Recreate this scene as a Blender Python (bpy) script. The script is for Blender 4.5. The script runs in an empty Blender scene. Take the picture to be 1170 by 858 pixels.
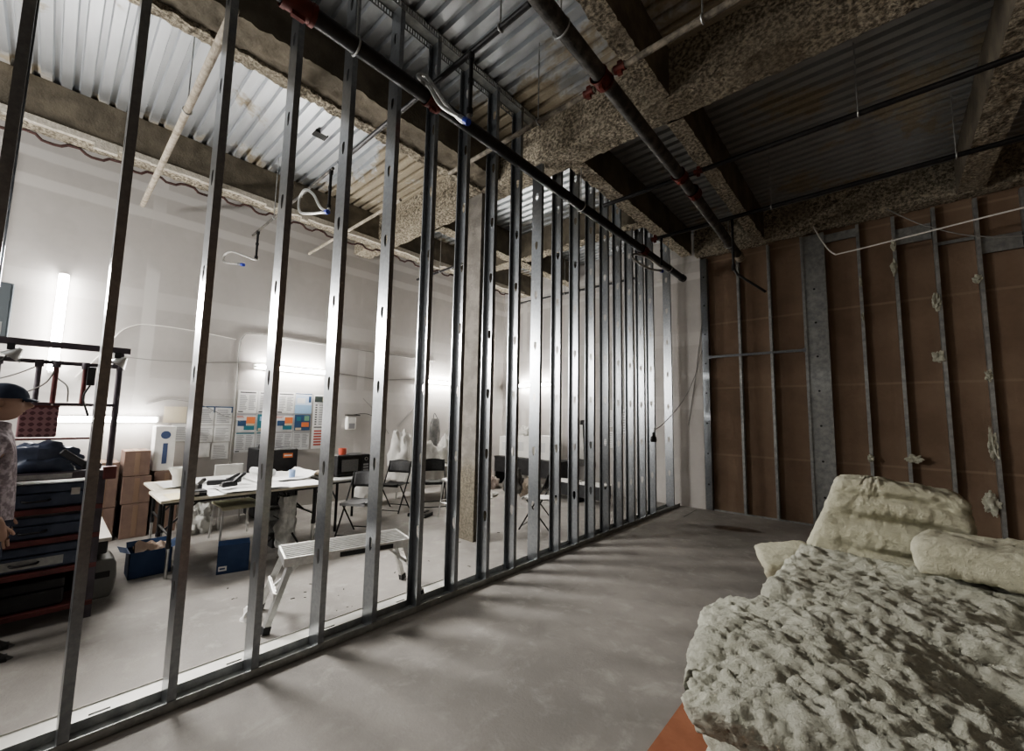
import bpy, bmesh, math, random
from mathutils import Vector, Matrix, noise, Euler
C = bpy.context.scene.collection
R = math.radians
rnd = random.Random(7)

# ------------------------------------------------------------------ helpers
class MB:
    """collects shapes, builds ONE mesh object"""
    def __init__(s):
        s.v, s.f, s.m, s.M = [], [], [], Matrix.Identity(4)
    def at(s, x=0, y=0, z=0, rz=0, rx=0, ry=0):
        s.M = Matrix.Translation((x, y, z)) @ Euler((rx, ry, rz)).to_matrix().to_4x4(); return s
    def add(s, vs, fs, m=0):
        b = len(s.v)
        s.v += [s.M @ Vector(p) for p in vs]
        s.f += [tuple(b+i for i in f) for f in fs]
        s.m += [m]*len(fs)
        return s
    def box(s, x0, x1, y0, y1, z0, z1, m=0):
        vs = [(x, y, z) for z in (z0, z1) for y in (y0, y1) for x in (x0, x1)]
        return s.add(vs, [(0,2,3,1),(4,5,7,6),(0,1,5,4),(2,6,7,3),(0,4,6,2),(1,3,7,5)], m)
    def quad(s, a, b, c, d, m=0): return s.add([a, b, c, d], [(0,1,2,3)], m)
    def bar(s, p, q, w, h, m=0, up=(0,0,1)):
        p, q = Vector(p), Vector(q); d = (q-p).normalized(); u = Vector(up)
        if abs(d.dot(u)) > .98: u = Vector((0,1,0))
        r = d.cross(u).normalized()*w/2; u = r.cross(d).normalized()*h/2
        vs = [p-r-u, p+r-u, p+r+u, p-r+u, q-r-u, q+r-u, q+r+u, q-r+u]
        return s.add(vs, [(3,2,1,0),(4,5,6,7),(0,1,5,4),(1,2,6,5),(2,3,7,6),(3,0,4,7)], m)
    def tube(s, pts, r, n=10, m=0, cap=True):
        pts = [Vector(p) for p in pts]; rs = r if isinstance(r, (list, tuple)) else [r]*len(pts)
        t0 = (pts[1]-pts[0]).normalized()
        u = t0.cross(Vector((0,0,1)) if abs(t0.z) < .9 else Vector((1,0,0))).normalized()
        vs, fs = [], []
        for i, p in enumerate(pts):
            a = pts[max(0, i-1)]; b = pts[min(len(pts)-1, i+1)]; t = (b-a).normalized()
            u = (u - t*u.dot(t)).normalized(); w = t.cross(u)
            for k in range(n):
                an = 2*math.pi*k/n; vs.append(p+(u*math.cos(an)+w*math.sin(an))*rs[i])
        for i in range(len(pts)-1):
            for k in range(n):
                k2 = (k+1) % n; fs.append((i*n+k, i*n+k2, (i+1)*n+k2, (i+1)*n+k))
        if cap: fs += [tuple(range(n))[::-1], tuple(range((len(pts)-1)*n, len(pts)*n))]
        return s.add(vs, fs, m)
    def lathe(s, prof, n=20, m=0):
        vs, fs = [], []
        for r_, z in prof:
            for k in range(n):
                a = 2*math.pi*k/n; vs.append((r_*math.cos(a), r_*math.sin(a), z))
        for i in range(len(prof)-1):
            for k in range(n):
                k2 = (k+1) % n; fs.append((i*n+k, i*n+k2, (i+1)*n+k2, (i+1)*n+k))
        return s.add(vs, fs, m)
    def prism(s, poly, a0, a1, axis='Y', m=0, closed=True):
        def P(u, w, a): return {'X': (a,u,w), 'Y': (u,a,w), 'Z': (u,w,a)}[axis]
        n = len(poly); vs = [P(u,w,a0) for u,w in poly]+[P(u,w,a1) for u,w in poly]
        fs = [(i, (i+1) % n, n+(i+1) % n, n+i) for i in range(n if closed else n-1)]
        if closed: fs += [tuple(range(n))[::-1], tuple(range(n, 2*n))]
        return s.add(vs, fs, m)
    def grid(s, fn, nu, nv, m=0):
        vs = [fn(i/nu, j/nv) for j in range(nv+1) for i in range(nu+1)]
        fs = [(j*(nu+1)+i, j*(nu+1)+i+1, (j+1)*(nu+1)+i+1, (j+1)*(nu+1)+i) for j in range(nv) for i in range(nu)]
        return s.add(vs, fs, m)
    def build(s, name, mats, parent=None, smooth=False, bevel=0, label=None):
        me = bpy.data.meshes.new(name); me.from_pydata([tuple(v) for v in s.v], [], s.f)
        for mm in (mats if isinstance(mats, (list, tuple)) else [mats]): me.materials.append(mm)
        me.polygons.foreach_set('material_index', s.m)
        bm = bmesh.new(); bm.from_mesh(me); bmesh.ops.recalc_face_normals(bm, faces=bm.faces[:]); bm.to_mesh(me); bm.free()
        if smooth:
            me.polygons.foreach_set('use_smooth', [True]*len(me.polygons))
            try: me.set_sharp_from_angle(angle=R(smooth if smooth is not True else 50))
            except Exception: pass
        o = bpy.data.objects.new(name, me); C.objects.link(o)
        if parent: o.parent = parent
        if bevel:
            b = o.modifiers.new('bevel', 'BEVEL'); b.width = bevel; b.segments = 2; b.limit_method = 'ANGLE'
        if label: o['label'] = label
        return o

def tag(o, label, cat, group=None, kind=None):
    o['label'] = label; o['category'] = cat
    if group: o['group'] = group
    if kind: o['kind'] = kind
    return o
def empty(name, loc, label, cat, group=None, rz=0):
    o = bpy.data.objects.new(name, None); C.objects.link(o); o.empty_display_size = .1
    o.location = loc; o.rotation_euler = (0, 0, rz)
    return tag(o, label, cat, group)
def struct(o): o['kind'] = 'structure'; return o
def copy_tree(o, parent=None):
    c = o.copy(); C.objects.link(c); c.parent = parent
    for ch in list(o.children): copy_tree(ch, c)
    return c
ORD = ['first','second','third','fourth','fifth','sixth','seventh','eighth','ninth','tenth','eleventh','twelfth','thirteenth',
       'fourteenth','fifteenth','sixteenth','seventeenth','eighteenth','nineteenth','twentieth']
def curve_pts(ctrl, n=8):
    """Catmull-Rom through control points"""
    P = [Vector(p) for p in ctrl]; P = [P[0]*2-P[1]]+P+[P[-1]*2-P[-2]]; out = []
    for i in range(1, len(P)-2):
        for k in range(n):
            t = k/n; a, b, c, d = P[i-1], P[i], P[i+1], P[i+2]
            out.append(.5*((2*b)+(c-a)*t+(2*a-5*b+4*c-d)*t*t+(3*b-a-3*c+d)*t**3))
    out.append(P[-2]); return out

# ------------------------------------------------------------------ materials
def mat(name, c1, c2=None, scale=4, rough=.6, metal=0, bump=0, bscale=40, detail=5, emit=0, r2=None, contrast=(.35,.65), alpha=1, bdist=.02):
    m = bpy.data.materials.new(name); m.use_nodes = True; nt = m.node_tree; N = nt.nodes; L = nt.links
    b = N['Principled BSDF']; b.inputs['Roughness'].default_value = rough; b.inputs['Metallic'].default_value = metal
    b.inputs['Base Color'].default_value = (*c1, 1)
    tc = N.new('ShaderNodeTexCoord')
    if c2:
        t = N.new('ShaderNodeTexNoise'); t.inputs['Scale'].default_value = scale; t.inputs['Detail'].default_value = detail
        t.inputs['Roughness'].default_value = .62
        L.new(tc.outputs['Object'], t.inputs['Vector'])
        cr = N.new('ShaderNodeValToRGB'); e = cr.color_ramp.elements
        e[0].position, e[1].position = contrast; e[0].color = (*c1, 1); e[1].color = (*c2, 1)
        L.new(t.outputs['Fac'], cr.inputs['Fac']); L.new(cr.outputs['Color'], b.inputs['Base Color'])
        if r2 is not None:
            mr = N.new('ShaderNodeMapRange'); mr.inputs['To Min'].default_value = rough; mr.inputs['To Max'].default_value = r2
            L.new(t.outputs['Fac'], mr.inputs['Value']); L.new(mr.outputs['Result'], b.inputs['Roughness'])
    if bump:
        t2 = N.new('ShaderNodeTexNoise'); t2.inputs['Scale'].default_value = bscale; t2.inputs['Detail'].default_value = 6
        L.new(tc.outputs['Object'], t2.inputs['Vector'])
        bp = N.new('ShaderNodeBump'); bp.inputs['Strength'].default_value = bump; bp.inputs['Distance'].default_value = bdist
        L.new(t2.outputs['Fac'], bp.inputs['Height']); L.new(bp.outputs['Normal'], b.inputs['Normal'])
    if emit:
        b.inputs['Emission Color'].default_value = (*c1, 1); b.inputs['Emission Strength'].default_value = emit
    if alpha < 1: b.inputs['Alpha'].default_value = alpha
    return m
class NT:
    """tiny node-graph helper for the bigger surfaces"""
    def __init__(s, name, rough=.8, metal=0):
        s.m = bpy.data.materials.new(name); s.m.use_nodes = True; s.nt = s.m.node_tree; s.N = s.nt.nodes; s.L = s.nt.links
        s.b = s.N['Principled BSDF']; s.b.inputs['Roughness'].default_value = rough; s.b.inputs['Metallic'].default_value = metal
        s.tc = s.N.new('ShaderNodeTexCoord'); s.xyz = s.N.new('ShaderNodeSeparateXYZ'); s.L.new(s.tc.outputs['Object'], s.xyz.inputs[0])
    def noise(s, scale, detail=5, rough=.6, stretch=None, dist=0):
        t = s.N.new('ShaderNodeTexNoise'); t.inputs['Scale'].default_value = scale; t.inputs['Detail'].default_value = detail
        t.inputs['Roughness'].default_value = rough; t.inputs['Distortion'].default_value = dist
        src = s.tc.outputs['Object']
        if stretch:
            mp = s.N.new('ShaderNodeMapping'); mp.inputs['Scale'].default_value = stretch; s.L.new(src, mp.inputs[0]); src = mp.outputs[0]
        s.L.new(src, t.inputs['Vector']); return t.outputs['Fac']
    def math(s, op, a, b=None, c=None):
        n = s.N.new('ShaderNodeMath'); n.operation = op
        for i, x in enumerate((a, b, c)):
            if x is None: continue
            if isinstance(x, (int, float)): n.inputs[i].default_value = x
            else: s.L.new(x, n.inputs[i])
        return n.outputs[0]
    def step(s, v, lo, hi):
        n = s.N.new('ShaderNodeMapRange'); n.interpolation_type = 'SMOOTHSTEP'; n.inputs['From Min'].default_value = lo; n.inputs['From Max'].default_value = hi
        s.L.new(v, n.inputs['Value']); return n.outputs[0]
    def mix(s, f, a, b):
        n = s.N.new('ShaderNodeMix'); n.data_type = 'RGBA'
        if isinstance(f, (int, float)): n.inputs[0].default_value = f
        else: s.L.new(f, n.inputs[0])
        for i, x in ((6, a), (7, b)):
            if isinstance(x, tuple): n.inputs[i].default_value = (*x, 1)
            else: s.L.new(x, n.inputs[i])
        return n.outputs[2]
    def lerp(s, f, a, b):
        n = s.N.new('ShaderNodeMapRange'); n.inputs['To Min'].default_value = a; n.inputs['To Max'].default_value = b
        s.L.new(f, n.inputs['Value']); return n.outputs[0]
    def line(s, v, period, off, width):
        """1 inside bands of `width` centred every `period`"""
        p = s.math('PINGPONG', s.math('SUBTRACT', v, off), period/2)
        return s.math('SUBTRACT', 1, s.step(p, width*.5, width*.5+.02))
    def bump(s, h, strength=.4, dist=.02):
        b = s.N.new('ShaderNodeBump'); b.inputs['Strength'].default_value = strength; b.inputs['Distance'].default_value = dist
        s.L.new(h, b.inputs['Height']); s.L.new(b.outputs['Normal'], s.b.inputs['Normal'])
    def set(s, sock, v):
        if isinstance(v, (int, float)): s.b.inputs[sock].default_value = v
        else: s.L.new(v, s.b.inputs[sock])

GALV = mat('galvanized_steel', (.27,.285,.30), (.34,.355,.37), 30, .26, .92, .04, 90, r2=.34)
GALV_DULL = mat('dull_galvanized', (.30,.31,.31), (.46,.47,.46), 14, .42, .75, .05, 60, r2=.55)
ALU = mat('aluminium', (.60,.60,.58), (.72,.72,.70), 30, .35, .8, .04, 80)
BLACKPIPE = mat('black_pipe', (.018,.018,.02), (.035,.033,.033), 12, .38, .3, .05, 50)
GREYPIPE = mat('dusty_pipe', (.05,.048,.045), (.15,.14,.125), 9, .55, .3, .25, 60, contrast=(.4,.7))
DUSTPIPE = mat('overspray_dusted_pipe', (.10,.09,.075), (.32,.285,.23), 12, .8, .1, .4, 60)
CREAMPIPE = mat('overspray_pipe', (.27,.24,.19), (.47,.42,.35), 16, .9, 0, .5, 60)
RED = mat('red_fitting', (.085,.017,.012), (.14,.026,.018), 15, .5, .1, .1)
BRAID = mat('braided_hose', (.35,.35,.34), (.62,.62,.60), 120, .35, .85, .3, 160)
BLUECAP = mat('blue_cap', (.03,.05,.35), None, rough=.4)
BLACK = mat('black_plastic', (.014,.014,.016), (.03,.03,.032), 10, .5)
BLACKMET = mat('black_painted_steel', (.016,.016,.017), (.03,.03,.03), 20, .4, .3)
WHITE = mat('white_plastic', (.75,.74,.71), (.82,.81,.78), 8, .5)
PAPER = mat('white_paper', (.70,.70,.69), (.78,.78,.76), 3, .8, 0, .15, 8)
CABLEW = mat('white_cable', (.72,.70,.66), None, rough=.5)
CABLEG = mat('grey_cable', (.27,.265,.25), None, rough=.6)
TUBE = mat('fluorescent_tube', (1.0,.97,.92), None, emit=105)
TUBE2 = mat('bright_fluorescent_tube', (1.0,.975,.94), None, emit=27)

# fireproofing
def fireproof():
    g = NT('sprayed_fireproofing', .95)
    n = g.noise(30, 6, .7); n2 = g.noise(2.2, 4); n3 = g.noise(70, 3)
    col = g.mix(g.step(n, .38, .64), (.14,.12,.092), (.70,.63,.50))  # pits of the bump coloured darker: cavity shade put into the colour
    col = g.mix(g.math('MULTIPLY', g.step(n2, .4, .75), .6), col, (.40,.355,.28))
    g.L.new(col, g.b.inputs['Base Color']); g.bump(g.math('ADD', n, g.math('MULTIPLY', n3, .35)), 1.0, .05); return g.m
FIRE = fireproof()
def smoothfire():
    g = NT('smooth_fireproofing', .95)
    n = g.noise(3, 5); n2 = g.noise(40, 4)
    g.L.new(g.mix(g.step(n, .35, .7), (.105,.092,.07), (.185,.16,.122)), g.b.inputs['Base Color']); g.bump(n2, .35, .02); return g.m
SFIRE = smoothfire()
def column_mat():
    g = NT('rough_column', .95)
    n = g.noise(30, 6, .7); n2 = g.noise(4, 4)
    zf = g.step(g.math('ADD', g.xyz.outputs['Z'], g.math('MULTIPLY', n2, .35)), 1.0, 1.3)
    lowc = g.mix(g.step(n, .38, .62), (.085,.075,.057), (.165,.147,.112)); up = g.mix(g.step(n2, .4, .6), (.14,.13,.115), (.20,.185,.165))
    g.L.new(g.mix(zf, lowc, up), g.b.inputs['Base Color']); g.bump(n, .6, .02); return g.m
COLM = column_mat()
def deck_mat():
    g = NT('metal_deck', .4, .8)
    Y = g.xyz.outputs['Y']; X = g.xyz.outputs['X']
    big = g.noise(1.1, 5, .65, (1,1,1), .3); streak = g.noise(6, 5, .6, (.12,1,1)); fine = g.noise(40, 3)
    bandA = g.math('MULTIPLY', g.step(Y, 2.5, 3.4), g.math('SUBTRACT', 1, g.step(Y, 4.2, 4.5)))       # overspray in front of the girder
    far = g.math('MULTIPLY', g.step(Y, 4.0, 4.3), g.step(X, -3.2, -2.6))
    bandW = g.math('SUBTRACT', 1, g.step(X, -6.75, -6.2))                                                        # overspray along the beam by the white wall
    mask = g.step(g.math('ADD', big, g.math('ADD', g.math('MULTIPLY', bandA, .26), g.math('ADD', g.math('MULTIPLY', bandW, .14), g.math('MULTIPLY', far, .09)))), .60, .70)
    metal = g.mix(streak, (.46,.48,.50), (.74,.77,.80))
    metal = g.mix(g.math('MULTIPLY', far, .6), metal, (.17,.165,.15))  # dimness of the bay beyond the girder put into the metal colour
    spray = g.mix(fine, (.30,.26,.20), (.46,.41,.32))
    rust = g.math('MULTIPLY', g.math('MULTIPLY', g.step(g.noise(.9, 3, .5, (.35,2.2,1)), .60, .66), g.step(X, -.7, -.2)), g.step(Y, 5.6, 6.2))
    col = g.mix(mask, metal, spray); col = g.mix(g.math('MULTIPLY', rust, .8), col, (.16,.06,.025))
    g.L.new(col, g.b.inputs['Base Color'])
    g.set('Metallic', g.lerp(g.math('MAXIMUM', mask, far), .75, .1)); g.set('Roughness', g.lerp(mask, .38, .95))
    g.bump(fine, .12, .01); return g.m
DECK = deck_mat()
def floor_mat():
    g = NT('concrete_floor', .75)
    a = g.noise(.7, 6, .62); b = g.noise(5, 6, .65, None, .4); c = g.noise(60, 4)
    col = g.mix(g.step(a, .35, .68), (.235,.222,.205), (.36,.338,.312)); col = g.mix(g.math('MULTIPLY', g.step(b, .5, .72), .5), col, (.46,.44,.41))
    d = g.noise(2.1, 5, .7, (1,.45,1), .8); col = g.mix(g.math('MULTIPLY', g.step(d, .58, .72), .35), col, (.17,.16,.15))
    g.L.new(col, g.b.inputs['Base Color']); g.set('Roughness', g.lerp(b, .6, .9)); g.bump(g.math('ADD', c, g.math('MULTIPLY', b, 1.5)), .12, .02); return g.m
FLOOR = floor_mat()
def drywall():
    g = NT('taped_drywall', .9)
    Z = g.xyz.outputs['Z']; H = g.math('ADD', g.xyz.outputs['X'], g.xyz.outputs['Y'])
    w = g.noise(3, 3); jz = g.math('ADD', Z, g.math('MULTIPLY', w, .03)); jh = g.math('ADD', H, g.math('MULTIPLY', w, .03))
    wide = lambda v, c_, h_: g.math('SUBTRACT', 1, g.step(g.math('ABSOLUTE', g.math('SUBTRACT', v, c_)), h_, h_+.03))
    mx = lambda *q: q[0] if len(q) == 1 else g.math('MAXIMUM', q[0], mx(*q[1:]))
    tops = mx(wide(jz, 4.74, .05), wide(jz, 4.38, .055), g.math('MULTIPLY', wide(jz, 3.16, .11), .5), g.math('MULTIPLY', wide(jz, 1.94, .11), .5))
    vert = g.math('MULTIPLY', g.line(jh, 1.60, -6.75, .13), g.step(g.noise(.8, 2), .42, .55))
    band = mx(tops, vert)
    blot = g.step(g.noise(1.6, 3, .5), .52, .62); n = g.noise(9, 4)
    col = g.mix(n, (.42,.40,.38), (.48,.46,.44)); col = g.mix(g.math('MULTIPLY', blot, .3), col, (.53,.51,.49)); col = g.mix(g.math('MULTIPLY', band, .7), col, (.60,.585,.56))
    g.L.new(col, g.b.inputs['Base Color']); g.bump(g.noise(50, 3), .08, .01); return g.m
DRY = drywall()
def kraft():
    g = NT('kraft_paper', .85)
    Z = g.xyz.outputs['Z']; n = g.noise(1.4, 5, .6); n2 = g.noise(18, 4, .6, (1,1,.25))
    z2 = g.math('ADD', Z, g.math('MULTIPLY', g.noise(4, 2), .012))
    seam = g.line(z2, 1.2, 1.0, .012)
    col = g.mix(g.step(n, .3, .7), (.21,.148,.105), (.295,.215,.155)); col = g.mix(g.math('MULTIPLY', n2, .25), col, (.27,.17,.11))
    col = g.mix(g.math('MULTIPLY', seam, .55), col, (.38,.29,.21))
    g.L.new(col, g.b.inputs['Base Color']); g.bump(g.math('ADD', n2, g.math('MULTIPLY', n, 3)), .25, .03); return g.m
KRAFT = kraft()
def wool(name, ca, cb, cc):
    g = NT(name, 1.0)
    n = g.noise(24, 7, .75, None, .8); n2 = g.noise(3, 4); n3 = g.noise(90, 5, .7, None, 1)
    col = g.mix(g.step(n, .3, .68), ca, cb); col = g.mix(g.math('MULTIPLY', g.step(n2, .4, .7), .6), col, cc)
    g.L.new(col, g.b.inputs['Base Color']); g.bump(g.math('ADD', n, g.math('MULTIPLY', n3, .5)), .9, .03)
    g.b.inputs['Sheen Weight'].default_value = .25; g.b.inputs['Specular IOR Level'].default_value = .1; return g.m
WOOL = wool('glass_wool', (.50,.50,.40), (.80,.80,.69), (.70,.70,.57))
WOOLY = wool('yellow_glass_wool', (.56,.54,.40), (.76,.74,.58), (.66,.64,.48))
CARD = mat('cardboard', (.185,.125,.10), (.24,.165,.13), 5, .85, 0, .1, 30)
# ------------------------------------------------------------------ camera
cam = bpy.data.objects.new('camera', bpy.data.cameras.new('camera')); C.objects.link(cam)
cam.data.sensor_fit = 'HORIZONTAL'; cam.data.sensor_width = 36; cam.data.lens = 474.17/1170*36; cam.data.clip_start = .05
def cam_matrix(yaw, pitch, roll, loc):
    r = Vector((math.cos(yaw), -math.sin(yaw), 0)); f = Vector((math.sin(yaw), math.cos(yaw), 0)); u = Vector((0,0,1))
    f2 = f*math.cos(pitch)+u*math.sin(pitch); u2 = u*math.cos(pitch)-f*math.sin(pitch)
    r2 = r*math.cos(roll)+u2*math.sin(roll); u3 = u2*math.cos(roll)-r*math.sin(roll)
    m = Matrix.Identity(4)
    for i in range(3): m[i][0], m[i][1], m[i][2], m[i][3] = r2[i], u3[i], -f2[i], loc[i]
    return m
cam.matrix_world = cam_matrix(-0.732467, 0.0965090, 0.0188250, (0, 0, 1.62))
bpy.context.scene.camera = cam

# ------------------------------------------------------------------ room shell
XL, XR, YB, YF, ZD = -7.6, 3.4, 8.2, -3.2, 5.2
struct(MB().box(XL-.1, XR+.1, YF-.1, YB+.2, -.1, 0).build('floor', FLOOR))
struct(MB().box(XL-.12, XL, YF, YB+.1, 0, 5.3).build('wall_left', DRY))
struct(MB().box(XL, -2.505, YB-.1, YB+.1, 0, 5.3).build('wall_back_white', DRY))
struct(MB().box(-2.505, XR, YB, YB+.1, 0, 5.3).build('wall_back_brown', KRAFT))
struct(MB().box(XR, XR+.1, YF, YB+.1, 0, 5.3).build('wall_right', KRAFT))
struct(MB().box(XL, XR, YF-.1, YF, 0, 5.3).build('wall_front', DRY))
# corrugated deck: flutes run along X, pitch 0.15
d = MB(); poly = []; y = YF
while y < YB+.1:
    poly += [(y, 0), (y+.082, 0), (y+.094, .045), (y+.138, .045)]; y += .15
poly += [(y, 0)]
prof = [(a, ZD+b) for a, b in poly]
d.prism(prof, XL-.1, XR+.1, 'X', 0, closed=False)
d.box(XL-.1, XR+.1, YF-.1, YB+.1, ZD+.06, ZD+.12)
ceil = struct(d.build('ceiling', DECK))
h = MB().box(-5.36, -5.24, 1.99, 2.15, ZD-.004, ZD+.03).build('deck_opening', mat('dark_gap', (.004,.004,.004)), ceil)

# ------------------------------------------------------------------ fireproofed beams
def rough_box(x0, x1, y0, y1, z0, z1, step=.03, amp=.022, seed=0, side_amp=.006):
    """box whose underside is lumpy: rows of a cross-section loop swept along the long axis"""
    b = MB(); along_x = (x1-x0) > (y1-y0)
    L0, L1 = (x0, x1) if along_x else (y0, y1); a0, a1 = (y0, y1) if along_x else (x0, x1)
    n = max(2, int((L1-L0)/step)); nb = max(2, int((a1-a0)/step)); ns = max(2, int((z1-z0)/.08))
    loop = [(a0, z1-(z1-z0)*i/ns, 0) for i in range(ns)]+[(a0+(a1-a0)*i/nb, z0, 1) for i in range(nb+1)]+[(a1, z0+(z1-z0)*(i+1)/ns, 0) for i in range(ns)]
    def P(u, w):
        i = min(len(loop)-1, int(round(w*(len(loop)-1)))); a, z, bt = loop[i]; l = L0+(L1-L0)*u
        p = Vector((l*1.0+seed, a, z)); k = noise.fractal(p*9, .8, 2.1, 4); k2 = noise.noise(p*22)
        if bt: z += amp*(k*.8+k2*.6); a += .25*amp*k2
        else: a += side_amp*k*(1 if i > len(loop)/2 else -1)
        return (l, a, z) if along_x else (a, l, z)
    b.grid(P, n, len(loop)-1); return b
def beam(x0, x1, y0, y1, z0, label, seed, mt=None, **k):
    o = rough_box(x0, x1, y0, y1, z0, ZD-.003, seed=seed, **k).build('ceiling_beam', mt or [FIRE], smooth=True)
    return tag(o, label, 'beam', 'fireproofed ceiling beams')
GY0, GY1 = 3.74, 4.08
def two_tone(o):
    """undersides rough, sides smoother"""
    o.data.materials.append(SFIRE)
    for p in o.data.polygons: p.material_index = 1 if abs(p.normal.z) < .5 else 0
    return o
broad = two_tone(beam(-4.06, -3.64, YF, GY0-.02, 4.72, 'broad dark fireproofed beam beyond the studs, running from the photo top to the column', 1))
broad.data.materials[0] = SFIRE
rough_box(-4.10, -3.97, YF, GY0-.03, 4.685, 4.76, seed=12, step=.02, amp=.025, side_amp=.02).build('rough_edge', FIRE, broad, smooth=True)
wallbeam = two_tone(beam(-6.98, -6.68, YF, YB-.12, 4.70, 'fireproofed beam along the white wall with a pale ragged lower edge', 2))
crossg = beam(XL+.02, XR-.02, GY0, GY1, 4.70, 'thick fireproofed cross girder passing over the column and the open studs', 3)
two_tone(beam(-2.79, -2.59, GY1+.02, 7.92, 4.72, 'narrow fireproofed beam beside the top of the far studs', 4))
two_tone(beam(-1.56, -1.39, GY1+.02, 7.92, 4.70, 'rough fireproofed beam beside the big grey pipe, beyond the cross girder', 5))
two_tone(beam(-1.56, -1.39, YF, GY0-.02, 4.70, 'rough fireproofed beam beside the big grey pipe, on the near side of the cross girder', 6))
two_tone(beam(.86, 1.12, GY1+.02, 7.92, 4.70, 'fireproofed beam at the right edge of the photo, over the brown wall', 7))
two_tone(beam(-5.50, -5.28, GY1+.02, YB-.12, 4.70, 'fireproofed beam behind the cross girder, between column and white wall', 8))
two_tone(beam(XL+.7, -2.8, 6.0, 6.25, 4.72, 'fireproofed cross beam at the far end of the lit room', 9))
beam(-2.55, XR-.02, 7.95, 8.17, 4.70, 'fireproofed beam along the top of the brown wall', 10)
# pale ragged lip hanging below the white-wall beam
lip = MB()
for k in range(110):
    y = YF+k*.1; hgt = .03+.05*abs(noise.noise(Vector((y*2.1, 3, 1))))+(.05 if rnd.random() < .12 else 0)
    lip.box(-6.70, -6.64, y, y+.102, 4.70-hgt, 4.735, 0)
lip.tube([(-6.975, YF+.05*k, 4.655-.028*math.tanh(3*math.sin(k*.05*2*math.pi/.36))+.012*noise.noise(Vector((k*.3, 0, 0)))) for k in range(220)], .016, 6, 1)
lo = lip.build('ragged_edge', [mat('pale_mortar', (.42,.39,.33), (.58,.54,.47), 25, .95, 0, .6, 60), mat('maroon_edge', (.05,.028,.026), (.09,.05,.045), 20, .9)], wallbeam); lo['kind'] = 'stuff'; lo['label'] = 'ragged cream and maroon lower edge'
# column
col = MB()
def colP(u, w):
    a = u*4; s_ = int(a) % 4; t = a-int(a); hw = .14
    cs = [(-hw,-hw),(hw,-hw),(hw,hw),(-hw,hw)]; p = Vector(cs[s_]).lerp(Vector(cs[(s_+1) % 4]), t)
    z = w*4.69; q = Vector((p.x*3, p.y*3, z*3)); k = 1+.06*noise.fractal(q*3, .8, 2, 4)
    return (-4.15+p.x*k, 4.0+p.y*k-.09, z)
col.grid(colP, 32, 90)
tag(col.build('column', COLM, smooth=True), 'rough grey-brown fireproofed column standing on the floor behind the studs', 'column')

# ------------------------------------------------------------------ open stud partition
XW, TH, FL = -2.95, .15, .041
def stud_mesh(h, flip, zoff, depth=TH-.004, fl=FL, x0=XW-.002):
    b = MB(); sgn = 1 if flip else -1; xn, xf = x0, x0-depth; yw = 0; yf = sgn*fl
    z0, z1 = .004, h
    b.quad((xn,yw,z0), (xn,yf,z0), (xn,yf,z1), (xn,yw,z1)); b.quad((xf,yw,z0), (xf,yf,z0), (xf,yf,z1), (xf,yw,z1))
    b.quad((xn,yf,z0), (xn-.011,yf,z0), (xn-.011,yf,z1), (xn,yf,z1)); b.quad((xf,yf,z0), (xf+.011,yf,z0), (xf+.011,yf,z1), (xf,yf,z1))
    cx = (xn+xf)/2; a = .020
    b.quad((xn,yw,z0), (cx+a,yw,z0), (cx+a,yw,z1), (xn,yw,z1)); b.quad((xf,yw,z0), (cx-a,yw,z0), (cx-a,yw,z1), (xf,yw,z1))
    z = z0; zh = zoff
    while zh < h-.15:
        b.quad((cx-a,yw,z), (cx+a,yw,z), (cx+a,yw,zh-.05), (cx-a,yw,zh-.05))
        b.add([(cx-a,yw,zh-.05), (cx-.006,yw,zh-.05), (cx-a,yw,zh-.012)], [(0,1,2)]); b.add([(cx+a,yw,zh-.05), (cx+.006,yw,zh-.05), (cx+a,yw,zh-.012)], [(0,1,2)])
        b.add([(cx-a,yw,zh+.05), (cx-.009,yw,zh+.05), (cx-a,yw,zh+.035)], [(0,1,2)]); b.add([(cx+a,yw,zh+.05), (cx+.009,yw,zh+.05), (cx+a,yw,zh+.035)], [(0,1,2)])
        z = zh+.05; zh += .61
    b.quad((cx-a,yw,z), (cx+a,yw,z), (cx+a,yw,z1), (cx-a,yw,z1))
    return b
yk = [-.2+.4*k for k in range(19)]; vis = 0
yk = [-3.0,-2.6,-2.2,-1.8,-1.4,-1.0,-.6] + [y for y in yk] + [7.8]
yk = [y for y in yk if y < 7.05 or y > 7.5]
names = [y for y in yk if y > -.3]
for y in yk:
    in_girder = GY0-.03 < y-.02 < GY1+.05
    hgt = 4.68 if in_girder else ZD-.025
    flip = y < 1.9 or abs(y-3.8) < .01 or abs(y-7.8) < .01
    o = stud_mesh(hgt, flip, .62+rnd.choice([0,0,.01,-.01,.03])).build('metal_stud', GALV)
    o.location.y = y-FL if flip else y
    if y < -.3: lab = 'galvanized steel stud of the open partition, standing behind the viewpoint'
    else:
        i = names.index(y); n = len(names)
        lab = ('half-cut galvanized stud at the left edge of the photo, first of the open partition' if i == 0 else
               'galvanized stud beside the pale drywall, last of the open partition' if i == n-1 else
               f'galvanized steel stud of the open partition, {ORD[i]} from the left' if i < 10 else
               f'galvanized steel stud of the open partition, {ORD[n-1-i]} from its far end')
    tag(o, lab, 'stud', 'studs of the open partition')
def track_bottom():
    b = MB(); x0, x1 = XW, XW-TH
    b.box(x1-.002, x0+.002, YF+.05, YB-.15, .0005, .003); b.box(x0, x0+.002, YF+.05, YB-.15, 0, .05); b.box(x1-.002, x1, YF+.05, YB-.15, 0, .05); return b
tag(track_bottom().build('floor_track', GALV_DULL), 'long galvanized floor track holding the feet of the open studs', 'track')
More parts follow.
